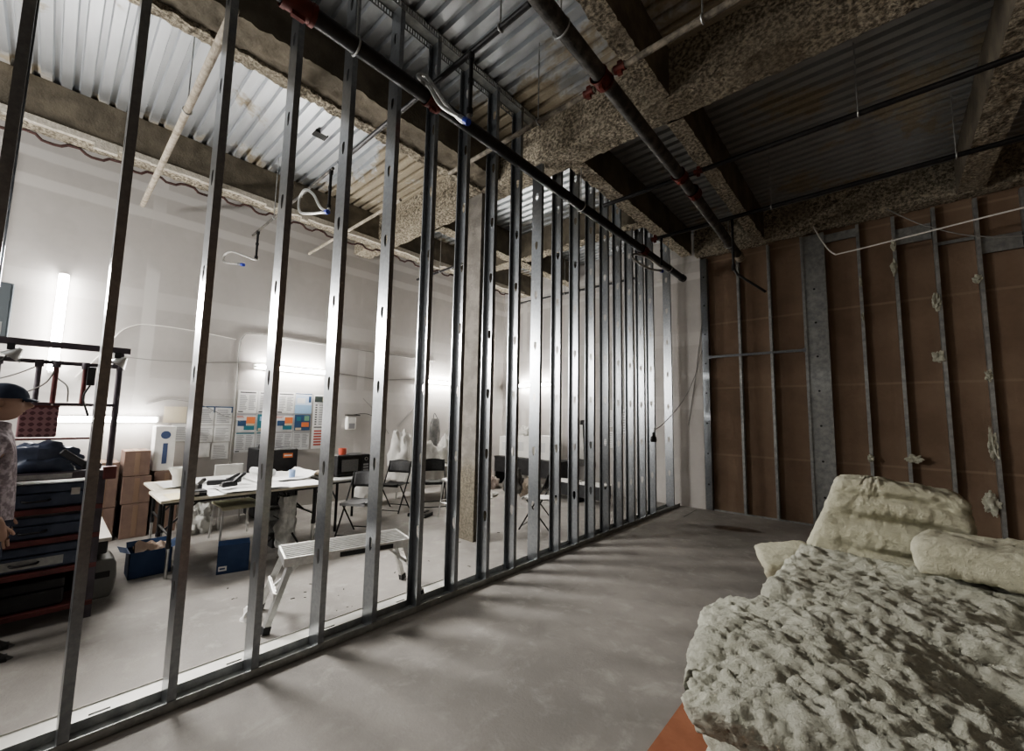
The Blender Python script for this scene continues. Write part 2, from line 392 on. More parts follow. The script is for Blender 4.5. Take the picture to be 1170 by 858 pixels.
# slotted strip on the floor, beyond the track
b = MB(); xa, xb = -3.125, -3.315; sl = [.28+.62*k for k in range(-5, 4)]; y = YF+.1
for s_ in sl+[None]:
    e = s_ if s_ is not None else 2.75
    b.box(xb, xa, y, e, 0, .004)
    if s_ is None: break
    b.box(xb, -3.225, s_, s_+.085, 0, .004); b.box(-3.205, xa, s_, s_+.085, 0, .004); b.box(-3.225, -3.205, s_, s_+.085, 0, .0006, 1); y = s_+.085
b.box(xb-.002, xb, YF+.1, 2.75, 0, .012)
tag(b.build('slotted_strip', [mat('bright_strip', (.66,.65,.61), (.74,.73,.69), 6, .55, .3), BLACK]), 'bright slotted metal strip lying on the floor along the open partition', 'metal strip')
def track_top(y0, y1):
    b = MB(); b.box(XW-TH-.002, XW+.002, y0, y1, ZD-.006, ZD-.003)
    for x in (XW+.001, XW-TH-.001):
        b.box(x-.001, x+.001, y0, y1, ZD-.018, ZD-.004); b.box(x-.001, x+.001, y0, y1, ZD-.078, ZD-.062)
        y = y0
        while y < y1-.012: b.box(x-.001, x+.001, y, y+.012, ZD-.062, ZD-.018); y += .027
    return b
tag(track_top(.4, GY0-.03).build('head_track', GALV_DULL), 'slotted galvanized head track above the nearer open studs', 'track', 'slotted head tracks')
tag(track_top(GY1+.04, 7.9).build('head_track', GALV_DULL), 'slotted galvanized head track above the farther open studs, past the girder', 'track', 'slotted head tracks')

# ------------------------------------------------------------------ studs of the brown wall
def back_stud(x, w=.04, label='', name='metal_stud', mt=None, group='studs of the brown wall', ztop=4.66):
    b = MB(); y0, y1 = YB-.1, YB-.004
    b.box(x, x+w, y0-.0015, y0, .003, ztop); b.box(x, x+.0015, y0, y1, .003, ztop); b.box(x, x+w, y1-.0015, y1, .003, ztop)
    b.box(x+w-.0015, x+w, y0, y0+.011, .003, ztop)
    return tag(b.build(name, mt or GALV_DULL), label, 'stud', group)
back_stud(-1.885, label='thin steel stud on the brown wall, first right of the pale corner post')
back_stud(-1.405, label='thin steel stud on the brown wall, second right of the pale corner post')
for i, x in enumerate((-.205, .20, .62, 1.02, 1.43, 1.84)):
    back_stud(x, label=f'steel stud on the brown wall, {ORD[i]} right of the wide steel post')
# pale corner post (web facing the room) and the wide boxed post
def post(x0, x1, label, holes, lips):
    e = empty('steel_post', ((x0+x1)/2, YB-.1, 0), label, 'steel post'); b = MB(); h = 4.66; w = x1-x0; yw = .02 if w > .2 else -.004
    b.box(-w/2, w/2, yw, yw+.002, .003, h); b.box(-w/2, -w/2+.0015, 0, .095, .003, h); b.box(w/2-.0015, w/2, 0, .095, .003, h)
    b.build('web', GALV if w < .2 else GALV_DULL, e)
    for s_ in (-1, 1):
        if s_ in lips: MB().box(s_*w/2-(.04 if s_ > 0 else 0), s_*w/2+(0 if s_ > 0 else .04), -.002, 0, .003, h).build('flange', GALV_DULL, e)
    for k in range(holes): MB().at(0, yw-.001, .45+.55*k, rx=R(90)).lathe([(0,0),(.016,0),(.016,.002)], 10).build('punched_hole', BLACK, e)
post(-2.50, -2.385, 'pale galvanized corner post between white drywall and brown wall', 8, (1,))
post(-.92, -.60, 'wide dark galvanized post between the two parts of the brown wall', 7, (-1, 1))
b = MB(); b.box(-2.36, -.92, YB-.104, YB-.101, 2.745, 2.785); b.box(-2.36, -.92, YB-.106, YB-.103, 2.745, 2.748); b.box(-2.36, -.92, YB-.118, YB-.106, 2.783, 2.786)
b.box(-2.4, -2.34, YB-.112, YB-.105, 2.73, 2.80); b.box(-.94, -.90, YB-.112, YB-.105, 2.73, 2.80)
tag(b.build('horizontal_brace', GALV), 'horizontal steel channel bracing the studs of the brown wall', 'brace')
b = MB(); b.box(-2.36, XR-.02, YB-.1, YB-.002, .0, .003); b.box(-2.36, XR-.02, YB-.104, YB-.102, 0, .03)
tag(b.build('floor_track', GALV_DULL), 'galvanized floor track along the foot of the brown wall', 'track')
# scraps of wool caught on those studs
def tuft(x, z, w, h, i):
    b = MB(); s_ = Vector((i*7.1, 3.3, 1))
    def P(u, v):
        a = u*2*math.pi; ph = (v-.5)*math.pi; n = Vector((math.cos(a)*math.cos(ph), math.sin(a)*math.cos(ph), math.sin(ph)))
        k = .85+.6*noise.fractal(n*1.5+s_, .8, 2.2, 6)
        return (x+n.x*w*.8*k, YB-.0985-.02*(1-n.y)*max(k,.1), z+n.z*h*.9*k)
    b.grid(P, 40, 26); return b.build('wool_scrap', WOOL, smooth=True)
for i, (x, z, w, h, where) in enumerate([(.21,4.22,.035,.10,'high on the second stud'), (.20,3.88,.04,.13,'below another scrap on the second stud'), (.60,3.30,.055,.13,'high on the third stud'),
        (.58,2.53,.07,.10,'half-way up the third stud'), (1.0,1.35,.06,.22,'largest, half-way down the fourth stud'), (.94,.62,.11,.16,'low on the fourth stud'), (.27,1.13,.12,.07,'above the folded batt, by the second stud'),
        (-.19,1.10,.05,.06,'above the folded batt, by the first stud'), (-.18,3.75,.025,.10,'high on the first stud'), (1.02,2.25,.045,.08,'upper middle of the fourth stud'), (1.0,3.55,.05,.07,'high on the fourth stud'), (-.18,3.2,.02,.07,'upper middle of the first stud')]):
    tag(tuft(x, z, w, h, i), f'white wool scrap {where} right of the wide post', 'wool scrap', 'wool scraps on the brown wall')

# ------------------------------------------------------------------ sprinkler pipes
def coupling(p, axis, r, parent, name='coupling', L=.09):
    p = Vector(p); a = Vector(axis); b = MB(); b.tube([p-a*L/2, p+a*L/2], r*1.18, 14); b.tube([p-a*L*.5, p-a*L*.36], r*1.28, 14); b.tube([p+a*L*.36, p+a*L*.5], r*1.28, 14)
    side = Vector((0,0,1)) if abs(a.z) < .9 else Vector((1,0,0))
    for s_ in (-1, 1): b.bar(p+side*s_*r*1.2-a*L*.2, p+side*s_*r*1.2+a*L*.2, .03, .05)
    return b.build(name, RED, parent, smooth=True)
def hanger(p, r, parent, axis='y'):
    x, y, z = p; b = MB(); pts = []
    for k in range(17):
        a = 2*math.pi*k/16; pts.append((x+math.cos(a)*r*1.12, y, z+math.sin(a)*r*1.12) if axis == 'y' else (x, y+math.cos(a)*r*1.12, z+math.sin(a)*r*1.12))
    b.tube(pts, .008, 6); b.tube([(x, y, z+r*1.1), (x, y, ZD-.01)], .006, 6); return b.build('hanger', GALV_DULL, parent)
e = empty('sprinkler_main', (-2.68, 4, 4.22), 'thick black sprinkler main running along the tops of the open studs', 'pipe')
def W(e, mb, name, m, **k):
    o = mb.build(name, m, None, **k); o.parent = e; o.matrix_parent_inverse = Matrix.Translation(-Vector(e.location)); return o
RM = .056
W(e, MB().tube([(-2.68, .95, 4.22), (-2.68, 7.62, 4.22)], RM, 18), 'pipe', BLACKPIPE, smooth=True)
W(e, MB().tube([(-2.68, .30, 4.22), (-2.68, .95, 4.22)], RM*.9, 18), 'pipe', BLACKPIPE, smooth=True)
for y, L in ((.86, .20), (1.93, .13), (5.98, .13)):
    c = coupling((-2.68, y, 4.22), (0,1,0), RM, None, L=L); c.parent = e; c.matrix_parent_inverse = Matrix.Translation(-Vector(e.location))
for y in (1.25, 4.2, 7.0):
    o = hanger((-2.68, y, 4.22), RM, None); o.parent = e; o.matrix_parent_inverse = Matrix.Translation(-Vector(e.location))
W(e, MB().tube([(-2.68, 7.60, 4.22), (-2.68, 7.70, 4.22)], RM*1.15, 18), 'end_cap', BLACKPIPE, smooth=True)
e2 = empty('sprinkler_main', (-1.6, 4, 4.36), 'thick grey dusty pipe crossing the ceiling of the dark room towards the brown wall', 'pipe')
RB = .062
W(e2, MB().tube([(-1.56, -1.0, 4.36), (-1.56, 1.9, 4.36), (-1.60, 4.6, 4.36), (-1.70, 7.50, 4.36)], RB, 18), 'pipe', GREYPIPE, smooth=True)
for y in (2.78, 4.56, 5.02): 
    c = coupling((-1.58-.02*(y > 4), y, 4.36), (0,1,0), RB, None, L=.12); c.parent = e2; c.matrix_parent_inverse = Matrix.Translation(-Vector(e2.location))
W(e2, MB().tube([(-1.70, 7.42, 4.36), (-1.71, 7.66, 4.36)], RB*1.1, 16), 'end_cap', CREAMPIPE, smooth=True)
for y in (2.2, 6.9):
    o = hanger((-1.575-.017*y*(y > 3), y, 4.36), RB, None); o.parent = e2; o.matrix_parent_inverse = Matrix.Translation(-Vector(e2.location))
def branch(name_label, y, z, x0, x1, r, m, reds=(), hang=()):
    e = empty('branch_pipe', ((x0+x1)/2, y, z), name_label, 'pipe', 'sprinkler branch pipes')
    W(e, MB().tube([(x0, y, z), (x1, y, z)], r, 12), 'pipe', m, smooth=True)
    for x in reds:
        c = coupling((x, y, z), (1,0,0), r, None); c.parent = e; c.matrix_parent_inverse = Matrix.Translation(-Vector(e.location))
    for x in hang:
        o = hanger((x, y, z), r, None, 'x'); o.parent = e; o.matrix_parent_inverse = Matrix.Translation(-Vector(e.location))
    return e
branch('black branch pipe across the dark ceiling, the nearer of two reaching the right edge', 4.79, 4.47, -2.70, 3.2, .026, BLACKPIPE, (-1.47,), (-.05,))
branch('black branch pipe across the dark ceiling, the farther one along the brown wall', 6.24, 4.47, -2.66, 3.2, .028, BLACKPIPE, (-2.6,), (-1.0, .7))
branch('dusty grey branch pipe left of the big grey pipe, ending in a red fitting', 2.86, 4.38, -3.6, -1.69, .024, DUSTPIPE, (-1.75,), (-2.3,))
branch('dusty grey branch pipe right of the big grey pipe, high in the dark ceiling', 2.78, 4.36, -1.48, .8, .026, DUSTPIPE, (-1.42,), (-.8,))
branch('dark branch pipe crossing above the open studs into the lit room', 1.92, 4.36, -4.35, -1.63, .022, BLACKPIPE, (), (-1.9,))
branch('thin grey branch pipe near the ceiling of the lit room, towards the white wall', 1.88, 4.30, -7.1, -4.40, .016, GREYPIPE, (), (-6.2,))
branch('long cream overspray-covered pipe slanting across the lit ceiling at the left', .62, 4.33, -7.25, -3.15, .03, CREAMPIPE, (), (-4.6,))
branch('thin cream pipe in the lit room, between the cross girder and the looped hose', 2.80, 4.35, -7.3, -4.5, .022, CREAMPIPE, (), (-6.0,))
branch('dark thin pipe under the cross girder beyond the column side', 4.55, 4.20, -6.6, -4.6, .022, BLACKPIPE, (), (-5.9,))
branch('dark thin pipe close to the far white wall', 7.2, 4.25, -6.6, -3.3, .024, BLACKPIPE, (), (-5.0,))
# flexible sprinkler drops
def flex(pipe, drop, ctrl, label):
    e = empty('sprinkler_drop', pipe, label, 'sprinkler drop', 'flexible sprinkler drops'); px = Vector(pipe); b = MB()
    b.tube([px-px, Vector((0,0,-drop))], .016, 10); b.tube([(0,0,-drop*.42),(0,0,-drop*.5)], .022, 10); b.tube([(0,0,.02),(0,0,-.03)], .024, 10); b.tube([(0,0,-drop+.03),(0,0,-drop-.02)], .024, 10)
    b.build('hanging_pipe', BLACKPIPE, e, smooth=True)
    MB().tube(curve_pts([Vector((0,0,-drop))]+[Vector(c) for c in ctrl], 8), .016, 10).build('braided_hose', BRAID, e, smooth=True)
    c = Vector(ctrl[-1]); d_ = (c-Vector(ctrl[-2])).normalized()
    MB().tube([c-d_*.05, c+d_*.02], .021, 10).build('hose_nut', GALV, e, smooth=True)
    MB().tube([c+d_*.01, c+d_*.055], .025, 10).build('cap', BLUECAP, e, smooth=True)
flex((-2.20, 1.92, 4.33), .46, [(-.03,-.03,-.54), (-.18,-.07,-.36), (-.36,-.07,-.10), (-.50,-.06,.08), (-.53,-.11,.06), (-.33,-.14,-.16), (-.15,-.15,-.42), (.05,-.10,-.60)], 'braided sprinkler hose looped over the thick black main between the studs')
flex((-4.45, 1.88, 4.28), .42, [(.03,-.02,-.48), (-.10,-.05,-.40), (-.30,-.06,-.18), (-.55,-.06,-.04), (-.70,-.06,-.10), (-.60,-.08,-.30), (-.25,-.09,-.44), (.12,-.08,-.54)], 'braided sprinkler hose forming a closed loop below the lit metal deck')
flex((-6.85, 1.88, 4.28), .40, [(0,-.02,-.43), (-.10,-.12,-.38), (-.30,-.24,-.30), (-.42,-.30,-.34), (-.38,-.30,-.46), (-.10,-.16,-.52)], 'small braided sprinkler hose hanging near the white wall')
flex((-2.50, 6.24, 4.44), .42, [(0,-.04,-.46), (-.10,-.28,-.36), (-.16,-.62,-.40), (-.12,-.70,-.52), (-.04,-.4,-.58), (.02,-.1,-.55)], 'black and silver sprinkler hose coiled at the far end of the black main')
e = empty('drop_pipe', (-1.48, 6.24, 4.44), 'thin black drop pipe hanging in front of the brown wall, bent at its foot', 'pipe')
MB().tube([(0,0,-.0),(0,0,-.72),(.04,.02,-.80),(.33,.25,-1.05)], .017, 10).build('hanging_pipe', BLACKPIPE, e, smooth=True)
MB().tube([(0,0,-.66),(0,0,-.74)], .025, 10).build('elbow', BLACKPIPE, e, smooth=True)

# ------------------------------------------------------------------ fluorescent lights
def tube_light(loc, L, vert, label, face='x', strength=None, dia=.05):
    e = empty('tube_light', loc, label, 'light', 'fluorescent tube lights'); a, c = MB(), MB(); hl = L/2
    # local: long axis z if vert, else along y (on the left wall) or along x (on the back wall)
    ax = Vector((0,0,1)) if vert else (Vector((0,1,0)) if face == 'x' else Vector((1,0,0)))
    out = Vector((1,0,0)) if face == 'x' else Vector((0,-1,0))
    c.bar(-ax*hl+out*.025, ax*hl+out*.025, .07 if not vert else .07, .05, up=out if not vert else (1,0,0)); c.build('mounting_channel', WHITE, e)
    tb = a.tube([-ax*(hl-.03)+out*.095, ax*(hl-.03)+out*.095], dia/2, 12).build('tube', TUBE2 if dia > .06 else TUBE, e, smooth=True)
    for s_ in (-1, 1): MB().bar(ax*s_*(hl-.03)+out*.05, ax*s_*(hl-.03)+out*.12, .05, .03).build('lamp_holder', WHITE, e)
tube_light((XL, .52, 1.475), 1.05, False, 'bright horizontal fluorescent tube behind the tool rack', dia=.07)
tube_light((XL, 0.0, 2.66), 1.25, True, 'bright vertical fluorescent tube above the tool rack', dia=.09)
tube_light((XL, 2.76, 2.335), 1.18, False, 'fluorescent tube on the white wall above the poster sheets')
tube_light((XL, 5.9, 2.34), 1.18, False, 'fluorescent tube on the white wall between poster and column')
tube_light((-6.42, YB-.1, 2.39), 1.18, False, 'fluorescent tube on the far white wall, seen right of the column', 'y')
# ================================================================== lit room: walls' papers, boxes, tables, chairs
def rel(e): return Matrix.Translation(-Vector(e.location))
def text_mesh(txt, size, m, name, parent=None, loc=(0,0,0), rot=(0,0,0), ext=.001):
    cu = bpy.data.curves.new(name, 'FONT'); cu.body = txt; cu.size = size; cu.extrude = ext; cu.align_x = 'CENTER'; cu.align_y = 'CENTER'
    t = bpy.data.objects.new(name, cu); C.objects.link(t); bpy.context.view_layer.update()
    me = bpy.data.meshes.new_from_object(t.evaluated_get(bpy.context.evaluated_depsgraph_get())); bpy.data.objects.remove(t)
    me.materials.clear(); me.materials.append(m); o = bpy.data.objects.new(name, me); C.objects.link(o); o.location = loc; o.rotation_euler = rot
    if parent: o.parent = parent
    return o
WALLROT = (R(90), 0, R(90))     # text reading along +Y on the left wall, facing +X
INK = mat('ink', (.05,.05,.055)); GREYINK = mat('grey_print', (.34,.34,.35)); REDINK = mat('red_print', (.42,.10,.08)); TEAL = mat('teal_print', (.03,.16,.20)); NAVY = mat('navy_print', (.03,.07,.15))
ORANGE = mat('orange_print', (.62,.19,.07)); SKYB = mat('sky_print', (.28,.42,.58)); GREENP = mat('green_print', (.16,.32,.20)); TAN = mat('tan_print', (.50,.42,.30)); GREYSHEET = mat('grey_sheet', (.58,.585,.58), (.66,.665,.66), 3, .75)
DARKHEAD = mat('dark_header', (.035,.045,.04)); CREAMINK = mat('cream_print', (.72,.68,.50)); BLUEINK = mat('blue_print', (.07,.10,.20))
def sheet(y0, y1, z0, z1, name, label, cat, fill, group=None, base=None, x=None):
    """flat sheet pinned to the white wall; fill(rect) adds printed areas in 0..1 sheet coordinates"""
    xw = XL+(.004 if x is None else x); e = empty(name, (xw, y0, z0), label, cat, group); W_, H_ = y1-y0, z1-z0
    b = MB(); n = 8
    b.grid(lambda u, v: (.0025+.006*noise.noise(Vector((u*3+y0*5, v*3+z0, 2))), u*W_, v*H_), n, n); b.build('sheet_paper', base or PAPER, e, smooth=True)
    pr = MB(); mats = []
    def rect(u0, u1, v0, v1, m, lift=.012):
        if m not in mats: mats.append(m)
        pr.quad((lift, u0*W_, v0*H_), (lift, u1*W_, v0*H_), (lift, u1*W_, v1*H_), (lift, u0*W_, v1*H_), mats.index(m))
    fill(rect)
    if pr.v: pr.build('printing', mats, e)
    return e
def lines(rect, u0, u1, v0, v1, n, m=GREYINK, gap=.5, ragged=True):
    h = (v1-v0)/n
    for i in range(n):
        uu = u0+(u1-u0)*(rnd.uniform(.65, 1) if ragged else 1); rect(u0, uu, v0+i*h+h*gap/2, v0+(i+1)*h-h*gap/2, m)
# tall poster set: 3 rows of sheets, columns 4
PY0, PY1 = 1.985, 3.13
cw = (PY1-PY0)/4
for c_ in range(4):
    y0 = PY0+c_*cw; pos = ['far left','inner left','inner right','far right'][c_]
    def top(rect, c_=c_):
        if c_ < 3:
            rect(.1,.9,.88,.93,INK); lines(rect,.1,.5,.12,.8,11); lines(rect,.55,.92,.12,.8,9); rect(.06,.3,.03,.08,INK)
        else:
            rect(.0,1,.0,.42,SKYB); rect(.02,.98,.42,.9,mat('pale_blue',(.52,.60,.72))); rect(.1,.6,.5,.75,PAPER,.013); rect(.0,1,.93,.98,NAVY); rect(.8,.95,.55,.85,NAVY,.013)
    sheet(y0+.004, y0+cw-.004, 1.585, 1.945-.01*c_*0, 'wall_poster', f'{"blue picture" if c_ == 3 else "grey printed"} sheet in the top row of the wall posters, {pos} of four', 'poster', top, 'wall posters')
    def mid(rect, c_=c_):
        if c_ in (0, 2):
            rect(.02,.98,.9,1.0,GREYINK); lines(rect,.02,.45,.75,.88,2,REDINK); rect(.5,.95,.45,.82,ORANGE); rect(.08,.5,.32,.62,NAVY); rect(.4,.92,.1,.34,TEAL); rect(.55,.95,.34,.46,TAN)
        else:
            rect(.03,.97,.04,.97,NAVY if c_ == 3 else TEAL); rect(.15,.4,.6,.85,TEAL if c_ == 3 else SKYB,.013); rect(.45,.9,.25,.52,ORANGE,.013); rect(.1,.45,.06,.2,TAN,.013); rect(.6,.9,.62,.9,GREENP,.013)
    sheet(y0+.004, y0+cw-.004, 1.285, 1.575, 'wall_poster', f'colourful picture sheet in the middle row of the wall posters, {pos} of four', 'poster', mid, 'wall posters', GREYSHEET)
    def bot(rect, c_=c_):
        rect(.05,.95,.93,.99,TEAL if c_ < 2 else GREYINK); lines(rect,.08,.48,.12,.88,10); lines(rect,.55,.92,.12,.88,10)
        if c_ == 0: rect(.05,.25,.03,.08,INK)
    sheet(y0+.004, y0+cw-.004, .965, 1.275, 'wall_poster', f'grey text sheet in the bottom row of the wall posters, {pos} of four', 'poster', bot, 'wall posters', GREYSHEET)
def ten(rect):
    rect(.05,.97,.86,.97,DARKHEAD,.011)
    for i in range(9): rect(.1,.2,.44+.044*i,.462+.044*i,INK); rect(.3,rnd.uniform(.75,.95),.44+.044*i,.462+.044*i,GREYINK)
    rect(.08,.95,.385,.405,INK)
    for i in range(6): rect(.1,rnd.uniform(.7,.95),.06+.05*i,.09+.05*i,REDINK)
e = sheet(3.16, 3.50, .97, 1.93, 'wall_poster', 'tall narrow poster with a dark header reading 10 and red lines below', 'poster', ten)
text_mesh('10', .115, CREAMINK, 'header_number', e, (.015, .19, .877), WALLROT)
# loose notices left of the posters
k = 0
for (y0, y1, z0, z1, lab) in [(1.10,1.36,1.43,1.66,'yellowish blank notice pinned highest at the left of the wall notices'), (1.20,1.44,1.16,1.41,'notice pinned just above the white carton'), (1.50,1.70,1.40,1.68,'notice under a dark top border, left of the bordered pair'),
        (1.71,1.93,1.40,1.68,'notice under a dark top border, right of the bordered pair'), (1.50,1.70,1.14,1.39,'text notice below the left bordered notice'), (1.71,1.93,1.14,1.39,'text notice below the right bordered notice'), (1.48,1.68,.92,1.13,'blank pale notice lowest on the wall, left of two'), (1.70,1.92,.88,1.13,'pale notice lowest on the wall, right of two')]:
    def fl(rect, k=k):
        if k in (2, 3): rect(-.02,1.02,.93,.99,NAVY); rect(.93,1.0,.65,.93,NAVY)
        if k not in (0, 6): lines(rect,.1,.9,.1,.85,9, mat('faint_print',(.45,.45,.45)) if k > 3 else GREYINK)
    sheet(y0, y1, z0, z1, 'wall_notice', lab, 'notice', fl, 'notices on the white wall', mat('old_paper', (.62,.56,.44)) if k == 0 else PAPER); k += 1
# ---- cartons
def carton(x0, x1, y0, y1, z0, z1, label, m=CARD, group=None, name='cardboard_box', tape=True):
    e = empty(name, ((x0+x1)/2, (y0+y1)/2, z0), label, 'box', group); a, b_, h = (x1-x0)/2, (y1-y0)/2, z1-z0
    MB().box(-a,a,-b_,b_,0,h).build('carton_body', m, e, bevel=.006)
    if tape: MB().box(a+.0005,a+.002,-.025,.025,0.02,h-.02).box(-a,a,-.025,.025,h+.0005,h+.002).build('packing_tape', mat('packing_tape', (.25,.17,.12), None, rough=.35), e)
    return e
G_ = 'brown cartons stacked by the white wall'
carton(-7.58,-7.14,.72,.98,.0,.42,'brown carton on the floor under the tallest carton stack', group=G_)
carton(-7.58,-7.14,.70,.98,.425,.76,'middle brown carton of the tallest stack by the wall', group=G_)
carton(-7.58,-7.16,.70,.95,.765,1.08,'topmost brown carton, just left of the white carton', group=G_)
carton(-7.58,-7.14,.40,.66,.0,.40,'brown carton on the floor, half behind the tool rack', group=G_)
carton(-7.58,-7.14,.40,.66,.405,.95,'tall brown carton half behind the tool rack', group=G_)
carton(-7.58,-7.20,1.01,1.28,.0,.40,'brown carton on the floor behind the table corner', group=G_)
carton(-7.58,-7.18,1.01,1.27,.405,.80,'brown carton carrying the white carton', group=G_)
e = carton(-7.50,-7.22,.985,1.20,.805,1.39,'tall white carton with a blue round mark, standing on brown cartons', WHITE, name='white_carton', tape=False)
b = MB(); b.at(.143, .0, .47, ry=R(90)).lathe([(0,.0),(.052,.0),(.052,.002),(0,.002)], 22); b.build('round_mark', BLUEINK, e)
MB().box(.141,.143,-.02,.03,.09,.36).build('blue_bar', BLUEINK, e)
MB().box(.1432,.1445,-.012,.012,.44,.50).build('mark_letter', WHITE, e)
# ---- tables
LEGD = BLACKMET; LEGS = mat('chrome_leg', (.55,.55,.54), (.65,.65,.64), 20, .3, .85)
TOPM = mat('table_laminate', (.60,.56,.45), (.66,.62,.52), 6, .55)
def folding_table(x0, x1, y0, y1, h, label, adj=True, topm=TOPM, arch=False):
    cx, cy = (x0+x1)/2, (y0+y1)/2; e = empty('folding_table', (cx, cy, 0), label, 'table', 'folding tables'); a, b_ = (x1-x0)/2, (y1-y0)/2
    MB().box(-a,a,-b_,b_,h-.03,h).build('tabletop', topm, e, bevel=.008)
    MB().box(-a+.03,a-.03,-b_+.03,b_-.03,h-.055,h-.031).build('apron_frame', LEGD, e)
    for sx in (-1, 1):
        for sy in (-1, 1):
            x, y = sx*(a-.07), sy*(b_-.10)
            l = MB().tube([(x,y,h-.055),(x,y,.30 if adj else 0.0)], .018, 10).build('leg', LEGD, e, smooth=True)
            if adj:
                MB().tube([(x,y,.30),(x,y,0)], .014, 10).build('chrome_leg_end', LEGS, l, smooth=True); MB().tube([(x,y,.33),(x,y,.28)], .022, 10).build('leg_collar', BLACK, l, smooth=True)
    for sy in (-1, 1):
        y = sy*(b_-.10); pts = [(-(a-.07),y,.42),(-(a-.07)*.5,y,.53),(0,y,.56),((a-.07)*.5,y,.53),(a-.07,y,.42)] if arch else [(-(a-.07),y,.40),(a-.07,y,.40)]
        MB().tube(curve_pts(pts, 5) if arch else pts, .012, 8).build('cross_bar', LEGD, e, smooth=True)
        MB().tube([(0,y,.56 if arch else .40),(0,y-sy*.32,h-.05)], .010, 8).build('folding_brace', LEGD, e, smooth=True)
    return e
folding_table(-5.86,-5.16,.79,2.36,.75,'long folding table nearest the studs, covered with drawings and tools')
folding_table(-6.64,-5.88,.84,2.42,.745,'folding table behind the first, against which the cream chair stands')
folding_table(-6.42,-5.62,2.66,3.44,.70,'grey-topped folding table carrying the microwave', adj=False, topm=mat('grey_laminate', (.52,.52,.50), (.60,.60,.58), 5, .5), arch=True)
# drawings on the tables
def wavy(x0, x1, y0, y1, z, name, label, cat, m=PAPER, amp=.006, seed=0, curl=0, group=None):
    def P(u, v):
        x = x0+(x1-x0)*u; y = y0+(y1-y0)*v; zz = z+amp*(1+noise.noise(Vector((x*5, y*5, seed))))+curl*max(0, (v-.8)/.2)**2
        return (x, y, zz)
    b = MB(); b.grid(P, 18, 24); o = b.build(name, m, smooth=True); return tag(o, label, cat, group)
wavy(-6.60,-5.10,1.16,2.36,.752,'drawing_sheet','large white drawing sheet spread over both long tables','drawing',seed=3)
wavy(-6.25,-5.55,1.72,2.40,.768,'drawing_sheet','white drawing sheet with a raised curled edge, beside the blue cup','drawing',seed=5,amp=.012,curl=.07)
wavy(-6.5,-5.9,.92,1.28,.752,'drawing_sheet','white sheet lying at the left end of the table','drawing',seed=8,amp=.008)
wavy(-5.6,-5.08,1.28,1.92,.766,'drawing_sheet','wrinkled sheet hanging a little over the front table edge','drawing',mat('grey_paper', (.50,.50,.49), (.62,.62,.60), 6, .8),seed=9,amp=.014)
b = MB(); b.tube([(-6.35,1.9,.83),(-5.95,2.02,.83)], .045, 16); b.tube([(-6.35,1.9,.83),(-6.345,1.9,.83)], .02, 10)
tag(b.build('rolled_drawing', PAPER, smooth=True), 'white rolled-up drawing lying across the far side of the table', 'drawing')
wavy(-5.55,-5.15,.86,1.06,.752,'wood_offcut','yellowish strip of board at the front left corner of the table','board',mat('yellow_board',(.62,.55,.33),(.68,.61,.40),6),amp=.002,seed=2)
b = MB().at(-5.90,1.04,.775); b.lathe([(0,0),(.05,0),(.058,.11),(.10,.20),(.085,.195),(.05,.11),(0,.1)], 18)
tag(b.build('plastic_bag_cup', mat('cloudy_plastic', (.62,.62,.58), (.74,.74,.70), 12, .4), smooth=True), 'cloudy white flared container at the left end of the table', 'container')
# tools
def stapler(x, y, z, rz, label, L=.24):
    e = empty('power_tool', (x, y, z), label, 'tool', 'black hand tools on the table', rz)
    MB().bar((-L/2,0,.03),(L*.25,0,.035),.05,.055).build('tool_body', BLACK, e, bevel=.012); MB().bar((L*.05,0,.04),(L*.5,0,.12),.035,.035).build('tool_grip', BLACK, e, bevel=.01)
    MB().tube([(-L/2,0,.03),(-L*.62,0,.03)], .012, 8).build('tool_nose', LEGS, e); return e
stapler(-5.50,1.13,.775,R(20),'black tool lying in front of the white container')
stapler(-5.55,1.38,.79,R(70),'black tool with a raised grip in the middle of the table',.30)
stapler(-5.30,1.40,.80,R(100),'small black tool near the front table edge',.20)
stapler(-5.62,1.52,.79,R(40),'black tool lying farther back among the papers',.22)
e = empty('battery_case', (-5.26,1.06,.752), 'small black case on the yellowish board at the table corner', 'case'); MB().box(-.07,.07,-.10,.10,0,.055).build('case_body', BLACK, e, bevel=.008); MB().box(-.072,.072,-.102,.102,.034,.04).build('case_seam', GREYINK, e); MB().box(.07,.076,-.03,.03,.02,.045).build('case_latch', LEGS, e)
b = MB().at(-5.72,2.17,.775); b.lathe([(0,0),(.036,0),(.04,.10),(.036,.10),(.033,.01),(0,.01)], 18)
tag(b.build('paper_cup', mat('light_blue', (.30,.42,.66), (.40,.52,.74), 9, .5), smooth=True), 'small light blue cup on the drawings near the table corner', 'cup')
# microwave and things
e = empty('microwave', (-6.02,3.07,.702), 'black microwave oven on the grey folding table', 'microwave', rz=R(0))
MB().box(-.17,.17,-.25,.25,.012,.30).build('oven_body', BLACK, e, bevel=.008); MB().box(.171,.182,-.245,.11,.02,.29).build('oven_door', mat('black_glass', (.012,.012,.014), None, rough=.12), e, bevel=.004)
MB().box(.183,.186,-.19,.06,.07,.24).build('door_window', mat('grey_mesh_window', (.13,.13,.13), (.17,.17,.17), 60, .25), e); cp = MB().box(.171,.181,.12,.245,.02,.29).build('control_panel', BLACK, e)
b = MB(); b.at(.181,.185,.235,ry=R(90)).lathe([(.018,0),(.026,0),(.026,.008),(.018,.008)], 18); b.build('dial', LEGS, cp)
for i in range(3): MB().box(.181,.185,.145,.225,.06+.04*i,.085+.04*i).build('button_row', GREYINK, cp)
for sy in (-1,1): MB().box(-.14,.14,sy*.2-.02,sy*.2+.02,0,.012).build('oven_foot', BLACK, e)
